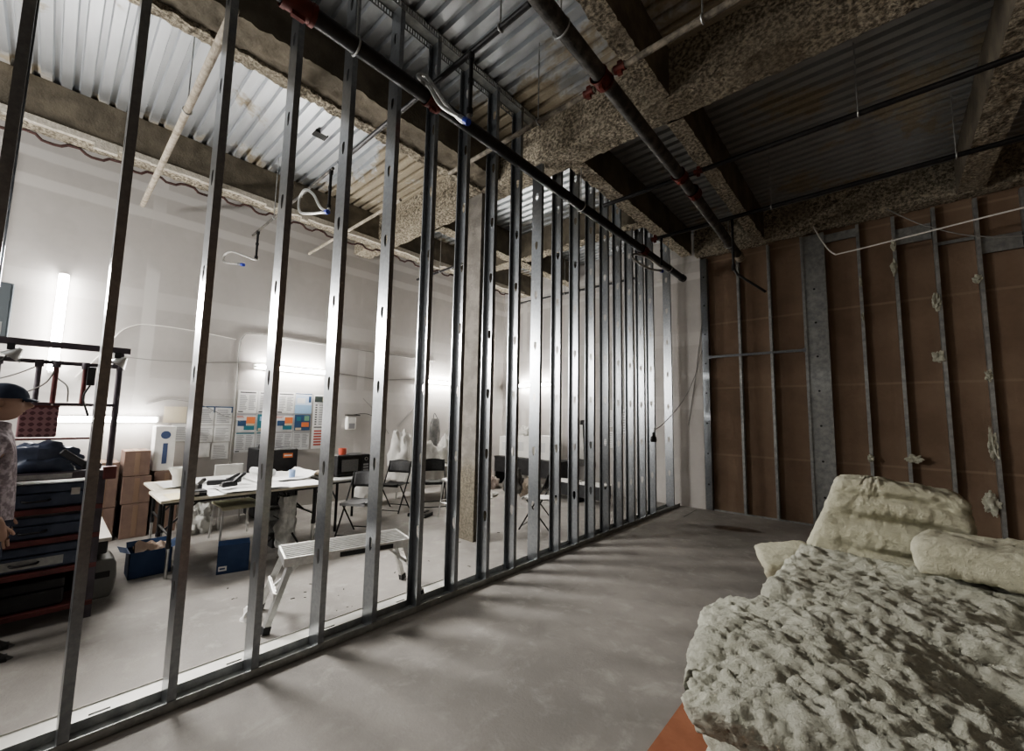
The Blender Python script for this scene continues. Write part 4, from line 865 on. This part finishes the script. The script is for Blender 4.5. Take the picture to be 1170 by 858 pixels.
for i, (y, z, lab) in enumerate(((.36,2.04,'silver clamp lamp under the right end of the rack top rail'), (-.22,2.04,'silver clamp lamp under the rack top rail, above the cap of the person'))):
    q = empty('clamp_lamp', (px+.04,y,z), lab, 'lamp', 'clamp lamps on the rack'); MB().at(0,0,-.06,rx=R(-35)).lathe([(.012,.09),(.03,.06),(.065,0),(.06,0),(.026,.055),(0,.06)], 16).build('reflector', LEGS, q, smooth=True); MB().box(-.015,.015,-.02,.02,.0,.05).build('clamp_mount', BLACK, q); MB().tube(curve_pts([(0,0,0),(.02,-.03,-.08),(.0,-.06,-.10)], 4), .005, 6).build('lamp_lead', BLACK, q)
for pts, lab in (([(px+.03,-.07,1.94),(px+.06,-.18,1.86),(px+.04,-.30,1.80)],'thin grey lead slanting across the left bay of the rack'), ([(px+.03,.02,1.92),(px+.07,-.03,1.80),(px+.05,-.13,1.72)],'thin grey lead beside the left red upright of the rack'), ([(px+.03,.03,1.85),(px+.07,.09,1.78),(px+.06,.10,1.66)],'thin grey lead curling between the two red uprights')):
    cable(pts, .005, CABLEG, lab, name='hanging_wire')
# low platform with pale board and the grey chest under it
e = empty('low_platform', (-5.7,-.05,0), 'low black platform with a pale board top, jutting out right of the rack', 'platform')
MB().box(-.60,.63,-.55,.52,.475,.505).build('board_top', mat('pale_board', (.55,.53,.47), (.66,.64,.58), 5, .7), e, bevel=.004); MB().box(-.58,.62,-.53,.50,.37,.474).build('platform_frame', BLACK, e, bevel=.01)
for sx in (-.5,.3):
    for sy in (-.48,.30): MB().box(sx-.03,sx+.03,sy-.03,sy+.03,0,.37).build('platform_leg', BLACK, e)
e = empty('grey_chest', (-5.22,.43,0), 'rounded grey chest with a black end, tucked under the pale-topped platform', 'chest')
b = MB(); b.prism([(-.085,.0),(.06,.0),(.085,.06),(.095,.17),(.085,.28),(.06,.32),(-.085,.32)], -.16, .14, 'X'); b.build('chest_shell', mat('grey_plastic', (.16,.16,.15), (.21,.21,.20), 6, .55), e, bevel=.012)
MB().box(-.14,.12,-.16,-.088,.02,.30).build('black_end', BLACK, e, bevel=.01); MB().box(.141,.15,-.05,.05,.17,.22).build('chest_handle', BLACK, e, bevel=.003)
# electrical panel high on the white wall
e = empty('electrical_panel', (XL,-.58,2.38), 'grey-blue electrical panel on the white wall at the left photo edge', 'electrical panel'); MB().box(.001,.12,-.2,.2,0,.66).build('mounted_box', mat('panel_grey', (.07,.085,.095), (.09,.105,.115), 5, .5), e, bevel=.006); pd = MB().box(.121,.128,-.18,.18,.02,.64).build('panel_door', mat('panel_door_grey', (.09,.105,.115)), e); MB().box(.129,.132,.06,.15,.05,.20).build('door_plate', GALV_DULL, pd); MB().tube([(.06,0,.66),(.06,0,2.2)], .015, 8).build('conduit', CABLEG, e)

# ------------------------------------------------------------------ person at the left edge
SKIN = mat('skin', (.33,.21,.16), (.40,.26,.20), 6, .55); JACKET = mat('mottled_jacket', (.20,.165,.18), (.40,.35,.365), 26, .9, 0, .2, 60, contrast=(.42,.58)); TROUS = mat('dark_trousers', (.03,.035,.06), (.05,.058,.09), 8, .85); CAPM = mat('navy_cap', (.018,.026,.05), (.03,.04,.07), 20, .8); HAIR = mat('dark_hair', (.015,.012,.01), (.03,.024,.02), 60, .7); SHOE = mat('dark_boot', (.02,.02,.022), (.04,.038,.036), 12, .6)
def skin_mesh(verts, edges, radii, root, sub=2):
    me = bpy.data.meshes.new('tmp'); me.from_pydata([tuple(v) for v in verts], edges, []); o = bpy.data.objects.new('tmp', me); C.objects.link(o)
    sk = o.modifiers.new('skin', 'SKIN'); sk.use_smooth_shade = True
    for i, r_ in enumerate(radii):
        sv = me.skin_vertices[0].data[i]; sv.radius = (r_, r_) if not isinstance(r_, tuple) else r_; sv.use_root = (i == root)
    s_ = o.modifiers.new('sub', 'SUBSURF'); s_.levels = s_.render_levels = sub
    bpy.context.view_layer.update(); out = bpy.data.meshes.new_from_object(o.evaluated_get(bpy.context.evaluated_depsgraph_get())); bpy.data.objects.remove(o); return out
class Sk:
    def __init__(s): s.v, s.e, s.r = [], [], []
    def chain(s, start, pts):
        p = start
        for q, r_ in pts:
            s.v.append(Vector(q)); s.r.append(r_); i = len(s.v)-1
            if p is not None: s.e.append((p, i))
            p = i
        return p
PL = (-4.40,-.21,0)     # faces +Y
k_ = Sk(); pel = k_.chain(None, [((0,-.01,.96),(.15,.115))])
ch = k_.chain(pel, [((0,-.01,1.10),(.145,.105)),((0,-.015,1.24),(.155,.11)),((0,-.02,1.36),(.13,.095))]); nk = k_.chain(ch, [((0,-.02,1.45),(.06,.06)),((0,.0,1.53),.055)])
hands = {}
for s_ in (-1, 1):
    el = k_.chain(ch, [((s_*.165,-.03,1.375),.055),((s_*.215,-.04,1.28),.052),((s_*.225,-.02,1.11),.043)])
    wr = k_.chain(el, [((s_*.222,.02,.98),.037),((s_*.215,.055,.88),.027)])
    pm = k_.chain(wr, [((s_*.21,.07,.83),(.02,.036)),((s_*.205,.08,.795),(.017,.034))])
    for j, (dx, L) in enumerate(((-.028,.062),(-.010,.072),(.010,.068),(.027,.054))):
        f0 = Vector((s_*.20,.082+dx,.775)); k_.chain(pm, [(f0,.0095),(f0+Vector((-s_*.004,.004,-L*.5)),.0085),(f0+Vector((-s_*.020,.008,-L*.85)),.0075)])
    k_.chain(wr, [((s_*.20,.10,.845),.012),((s_*.19,.125,.82),.0095),((s_*.183,.135,.795),.008)])
    kn = k_.chain(pel, [((s_*.095,-.01,.88),.095),((s_*.10,.01,.70),.075),((s_*.10,.015,.50),.056)])
    k_.chain(kn, [((s_*.10,-.005,.34),.055),((s_*.10,-.02,.10),.036),((s_*.105,.02,.05),.038),((s_*.11,.12,.03),.03)])
bm_ = bmesh.new(); bm_.from_mesh(skin_mesh(k_.v, k_.e, k_.r, 0))
# head: sculpted ball with brow, nose, lips, chin and ears, merged in the same mesh
def head_pt(u, v):
    a_ = (u+.5)*2*math.pi; ph = (v-.5)*math.pi; n = Vector((math.sin(a_)*math.cos(ph), math.cos(a_)*math.cos(ph), math.sin(ph)))
    p = Vector((n.x*.076, n.y*.096, n.z*.122)); f = max(0, n.y)
    if n.z < 0: p.x *= 1-.28*(-n.z)**1.2; p.y += .012*f*(-n.z)
    g_ = lambda cx, cz, w, h_: math.exp(-((p.x-cx)/w)**2-((p.z-cz)/h_)**2)*f
    p.y += .036*g_(0,-.024,.017,.021)+.016*g_(0,.010,.012,.030)+.008*g_(0,.036,.04,.010)+.009*g_(0,-.062,.024,.008)+.007*g_(0,-.076,.02,.007)+.012*g_(0,-.108,.026,.018)-.010*(g_(.030,.012,.016,.012)+g_(-.030,.012,.016,.012))-.006*g_(0,-.069,.028,.003)+.005*(g_(.030,.010,.009,.006)+g_(-.030,.010,.009,.006))
    if n.y < -.2: p.z += .01*(-n.y)
    return (p.x, p.y+.012, p.z+1.645)
hb = MB(); hb.grid(head_pt, 96, 80)
for s_ in (-1, 1): hb.at(s_*.076, -.002, 1.635, ry=R(90*s_)).lathe([(.0,.004),(.012,.002),(.024,.010),(.026,.016),(.018,.004),(.012,-.01)], 14); hb.M = Matrix.Identity(4)
tmp = hb.build('tmp2', SKIN); bm_.from_mesh(tmp.data); bpy.data.objects.remove(tmp)
me = bpy.data.meshes.new('person'); bm_.to_mesh(me); bm_.free(); me.materials.append(SKIN); me.polygons.foreach_set('use_smooth', [True]*len(me.polygons)); me.polygons.foreach_set('material_index', [0]*len(me.polygons))
person = bpy.data.objects.new('person', me); C.objects.link(person); person.location = PL
tag(person, 'person in a dark cap and mottled jacket, standing at the left photo edge', 'person')
def cloth(sk, root, name, m):
    me = skin_mesh(sk.v, sk.e, sk.r, root); me.materials.clear(); me.materials.append(m); o = bpy.data.objects.new(name, me); C.objects.link(o); o.parent = person; return o
j_ = Sk(); c0 = j_.chain(None, [((0,-.01,.80),(.178,.135)),((0,-.01,.84),(.188,.145))]); c1 = j_.chain(c0, [((0,-.01,1.0),(.182,.14)),((0,-.015,1.18),(.18,.135)),((0,-.02,1.35),(.175,.12))]); j_.chain(c1, [((0,-.02,1.42),(.165,.105)),((0,-.02,1.47),(.10,.088)),((0,-.01,1.505),(.078,.078)),((0,-.008,1.525),(.074,.074))])
for s_ in (-1, 1): j_.chain(c1, [((s_*.155,-.03,1.40),.10),((s_*.22,-.04,1.28),.070),((s_*.23,-.02,1.11),.060),((s_*.225,.02,.98),.050),((s_*.217,.05,.895),.043)])
cloth(j_, 0, 'jacket', JACKET)
t_ = Sk(); c0 = t_.chain(None, [((0,-.01,.93),(.125,.10))])
for s_ in (-1, 1): t_.chain(c0, [((s_*.08,-.005,.80),.094),((s_*.095,.01,.66),.086),((s_*.10,.015,.50),.072),((s_*.10,-.005,.32),.068),((s_*.10,-.015,.12),.062),((s_*.10,-.01,.075),.06)])
cloth(t_, 0, 'trousers', TROUS)
for s_ in (-1, 1):
    b = MB(); b.grid(lambda u, v: (lambda a_, h_: (s_*.105+.052*math.cos(a_)*(1-.25*h_), .055-.06*h_+(.145-.085*h_)*math.sin(a_), .11*h_))(u*6.2832, v), 22, 8); b.box(s_*.105-.045, s_*.105+.045, -.07, .17, 0, .018); b.build('boot', SHOE, person, smooth=True)
b = MB(); b.grid(lambda u, v: (.085*math.sin(u*6.2832)*math.cos(v*1.5), .010+.114*math.cos(u*6.2832)*math.cos(v*1.5), 1.672+.105*math.sin(v*1.5)), 32, 12)
b.grid(lambda u, v: (.074*math.sin((u-.5)*2.6)*(1-.06*v), (.075+.045*math.cos((u-.5)*2.6))+.050*v*math.cos((u-.5)*2.2), 1.680-.018*v-.012*abs(u-.5)), 18, 6); b.grid(lambda u, v: (.074*math.sin((u-.5)*2.6)*(1-.06*v), (.075+.045*math.cos((u-.5)*2.6))+.050*v*math.cos((u-.5)*2.2), 1.674-.018*v-.012*abs(u-.5)), 18, 6)
b.build('cap', CAPM, person, smooth=True)
b = MB(); b.grid(lambda u, v: (.080*math.sin(1.75+u*2.78), .006+.102*math.cos(1.75+u*2.78), 1.585+.10*v), 20, 6); b.build('hair', HAIR, person, smooth=True)
EYE = mat('eye_dark', (.02,.015,.012), None, rough=.2)
for s_ in (-1, 1):
    b = MB().at(s_*.030, .094, 1.655, rx=R(-90)); b.lathe([(0,.004),(.007,.002),(.010,-.003),(0,-.004)], 10); b.build('eye', EYE, person, smooth=True)
    b = MB(); b.tube([(s_*.016,.101,1.675),(s_*.032,.100,1.679),(s_*.046,.092,1.674)], .003, 6); b.build('eyebrow', HAIR, person, smooth=True)

# ------------------------------------------------------------------ glass wool pile
def batt(name, lx, ly, lz, loc, rot, m, label, seed, res=.02, r_=.06, amp=(.04,.02,.008), fn=None, group='glass wool batts in the pile'):
    bm = bmesh.new(); hx, hy, hz = lx/2, ly/2, lz/2; r_ = min(r_, hz*.95); sd = Vector((seed*5.3, seed*1.7, seed*.9))
    def face(o, du, dv):
        nu = max(2, int(2*du.length/res)); nv = max(2, int(2*dv.length/res)); vs = [[bm.verts.new(o+du*(2*i/nu-1)+dv*(2*j/nv-1)) for i in range(nu+1)] for j in range(nv+1)]
        for j in range(nv):
            for i in range(nu): bm.faces.new((vs[j][i], vs[j][i+1], vs[j+1][i+1], vs[j+1][i]))
    X_, Y_, Z_ = Vector((hx,0,0)), Vector((0,hy,0)), Vector((0,0,hz))
    face(Z_, X_, Y_); face(-Z_, Y_, X_); face(X_, Y_, Z_); face(-X_, Z_, Y_); face(Y_, Z_, X_); face(-Y_, X_, Z_)
    bmesh.ops.remove_doubles(bm, verts=bm.verts[:], dist=1e-4)
    for v in bm.verts:
        p = v.co.copy(); c = Vector((max(-hx+r_, min(hx-r_, p.x)), max(-hy+r_, min(hy-r_, p.y)), max(-hz+r_, min(hz-r_, p.z)))); d_ = p-c
        n = d_.normalized() if d_.length > 1e-6 else Vector((0,0,1)); p = c+n*r_ if d_.length > 1e-6 else p
        q = p+sd; up = .35+.65*max(0, n.z)
        w_ = q+.03*Vector((noise.noise(q*9), noise.noise(q*9+Vector((5,0,0))), noise.noise(q*9+Vector((0,7,0)))))
        disp = amp[0]*noise.fractal(q*3.2, .9, 2.0, 3)*(.5+.5*up)+amp[1]*(abs(noise.noise(w_*11))*1.5-.4)+amp[1]*.8*(abs(noise.noise(w_*24+Vector((3,1,2))))*1.5-.4)+amp[2]*1.4*noise.fractal(w_*45, .8, 2.0, 2)
        p = p+n*disp
        v.co = fn(p) if fn else p
    me = bpy.data.meshes.new(name); bm.to_mesh(me); bm.free(); me.materials.append(m); me.polygons.foreach_set('use_smooth', [True]*len(me.polygons))
    o = bpy.data.objects.new(name, me); C.objects.link(o); o.location = loc; o.rotation_euler = rot; return tag(o, label, 'insulation', group)
ORSH = mat('orange_sheet', (.30,.12,.065), (.40,.175,.10), 5, .75)
b = MB(); b.box(-.95,1.9,.6,3.1,.0005,.004); tag(b.build('floor_sheet', ORSH), 'orange-red sheet lying on the floor under the glass wool pile', 'sheet')
N1 = 'insulation_batt'
batt(N1,2.2,.80,.26,(.60,2.00,.158),(0,0,R(1)),WOOL,'bottom white batt at the near end of the pile, on the orange sheet',1,.03,.09,(.03,.02,.006))
batt(N1,2.2,.80,.24,(.56,2.00,.46),(0,0,R(-1)),WOOL,'white batt second from the floor, half hidden below the overhanging top batt',2,.022,.09,(.03,.022,.007))
def droop(p):
    p = p.copy(); wl = max(0, min(1, (.2-p.x)/1.2)); p.x -= .22*p.y*wl; l = max(0, -p.x-.95); p.z -= .35*l*l+.045*math.exp(-((p.x+.55)**2+(p.y-.16)**2)*30)-.012*math.sin(p.x*5+p.y*2); f_ = max(0, -p.y-.30); p.z -= .5*f_*f_
    if p.y < -.25: p.y += max(0, .05-p.z)*.75
    return p
batt(N1,2.75,.92,.19,(.76,1.78,.752),(0,0,0),WOOL,'large fluffy white batt on top of the pile, nearest the viewer',3,.0115,.07,(.028,.015,.010),droop)
batt(N1,2.2,1.02,.30,(.80,3.02,.17),(0,0,0),WOOL,'lower white batt at the back of the pile',4,.035,.09,(.03,.02,.006))
batt(N1,2.25,1.04,.25,(.74,3.02,.53),(0,0,R(1)),WOOL,'white batt at mid height at the back of the pile',5,.03,.09,(.03,.02,.006))
def thin(p):
    p = p.copy(); p.z += .05*max(0, p.y)*2-.05*math.exp(-((p.x+.1-p.y)/.05)**2)*(p.y > -.1); return p
batt(N1,1.9,.80,.12,(.48,2.70,.775),(0,R(1),R(-3)),WOOL,'thin white batt lying flat between the fluffy top batt and the folded batt',6,.015,.05,(.025,.014,.009),thin)
def folded(p):
    p = p.copy(); t = (p.z+.27)/.54; p.x += (.20*t if p.x < 0 else -.06*t)*min(1, abs(p.x)/.3); p.z -= .16*max(0, p.x)*t
    for zc, w_, d_ in ((.05,.035,.11),(-.13,.03,.08),(.19,.02,.05)): zz = zc-.14*p.x+.015*math.sin(p.x*9); p.y += (d_ if p.y < 0 else 0)*math.exp(-((p.z-zz)/w_)**2)*min(1, .25+1.3*max(0, p.x+.42))
    p.y += .10*t; return p
batt(N1,.84,.36,.58,(-.04,3.42,.985),(0,0,R(4)),WOOLY,'pale yellow folded batt standing upright at the back of the pile',7,.014,.05,(.018,.008,.004),folded)
batt(N1,.30,.26,.13,(-.52,3.26,.725),(R(12),R(-14),R(20)),WOOLY,'small pale batt corner sticking out left of the folded batt',8,.016,.03,(.012,.01,.004))
batt(N1,1.05,.36,.18,(.60,2.96,.985),(0,R(-1),R(-10)),WOOLY,'folded pale batt lying at the right edge of the photo, its light end showing',9,.018,.06,(.015,.010,.004))
# puddle, floor joint
b = MB(); n = 40; rim = []
for i in range(n):
    a_ = 2*math.pi*i/n; k = 1+.35*noise.noise(Vector((math.cos(a_)*1.6, math.sin(a_)*1.6, 4))); rim.append((-1.86+.36*k*math.cos(a_)+.1*math.sin(a_), 6.96+.20*k*math.sin(a_)+.09*math.cos(a_), .0015))
b.add(rim, [tuple(range(n))]); tag(b.build('puddle', mat('wet_patch', (.085,.066,.052), (.12,.095,.075), 6, .3)), 'dark wet patch on the floor in front of the brown wall', 'puddle')
fl = bpy.data.objects['floor']; MB().bar((-2.58,7.2,.0005),(-2.62,7.95,.0005),.012,.001).build('floor_joint', BLACK, fl)
# loose wires at the brown wall
cable([(-.71,7.93,4.72),(-.60,7.75,4.40),(-.46,7.55,4.10),(-.30,7.5,4.06),(.5,7.35,4.07),(1.3,7.2,4.08),(3.36,6.95,4.12)], .011, CABLEW, 'bright white cable stretched across the brown wall below the ceiling', name='hanging_wire')
cable([(.17,7.93,4.72),(.35,7.9,4.52),(.58,7.9,4.32),(1.0,7.88,4.06),(1.6,7.85,3.92),(3.36,7.8,3.75)], .008, CABLEG, 'thin grey cable drooping behind the bright white cable', name='hanging_wire')
for i, (x0, x1, z0, z1, lab) in enumerate(((.245,.61,4.22,4.46,'dull metal plate between the second and third right-hand studs'), (.665,1.01,4.1,4.15,'thin metal strip between the third and fourth right-hand studs'), (1.065,1.42,3.88,4.10,'dull metal plate at the right photo edge between studs'), (-.60,-.20,4.48,4.62,'dull metal plate high beside the wide steel post'))):
    x0 -= .006; b = MB(); b.box(x0,x1,YB-.06,YB-.058,z0,z1); b.box(x0,x1,YB-.075,YB-.058,z0,z0+.002); tag(b.build('metal_plate', GALV_DULL), lab, 'metal plate', 'plates between the brown wall studs')
# ------------------------------------------------------------------ light
w = bpy.data.worlds.new('world'); bpy.context.scene.world = w; w.use_nodes = True
w.node_tree.nodes['Background'].inputs[0].default_value = (.75,.8,.9,1); w.node_tree.nodes['Background'].inputs[1].default_value = .02
def area(name, loc, rot, sx, sy, power, col=(1,.975,.94)):
    l = bpy.data.lights.new(name, 'AREA'); l.shape = 'RECTANGLE'; l.size = sx; l.size_y = sy; l.energy = power; l.color = col
    o = bpy.data.objects.new(name, l); C.objects.link(o); o.location = loc; o.rotation_euler = rot; return o
area('fill_lit_room_front', (-5.2, -2.9, 2.6), (R(100), 0, R(0)), 2.4, .2, 110)  # added fill out of view, brightens the lit room and its deck
area('fill_dark_room', (1.6, -2.6, 3.2), (R(62), 0, R(14)), 1.2, .6, 9, (1,.93,.82))  # added weak fill behind the camera, no fixture of its own
lamp = area('fill_by_rack_tubes', (-6.7, .35, 2.95), (0, 0, 0), 1.4, .5, 70)  # added fill near the rack tubes, lifts the dark-room floor and wool
lamp.rotation_euler = (Vector((.9, 4.6, 0))-lamp.location).to_track_quat('-Z', 'Y').to_euler(); lamp.data.spread = R(95)
sc = bpy.context.scene
sc.view_settings.view_transform = 'AgX'; sc.view_settings.look = 'AgX - Medium High Contrast'; sc.view_settings.exposure = 1.02
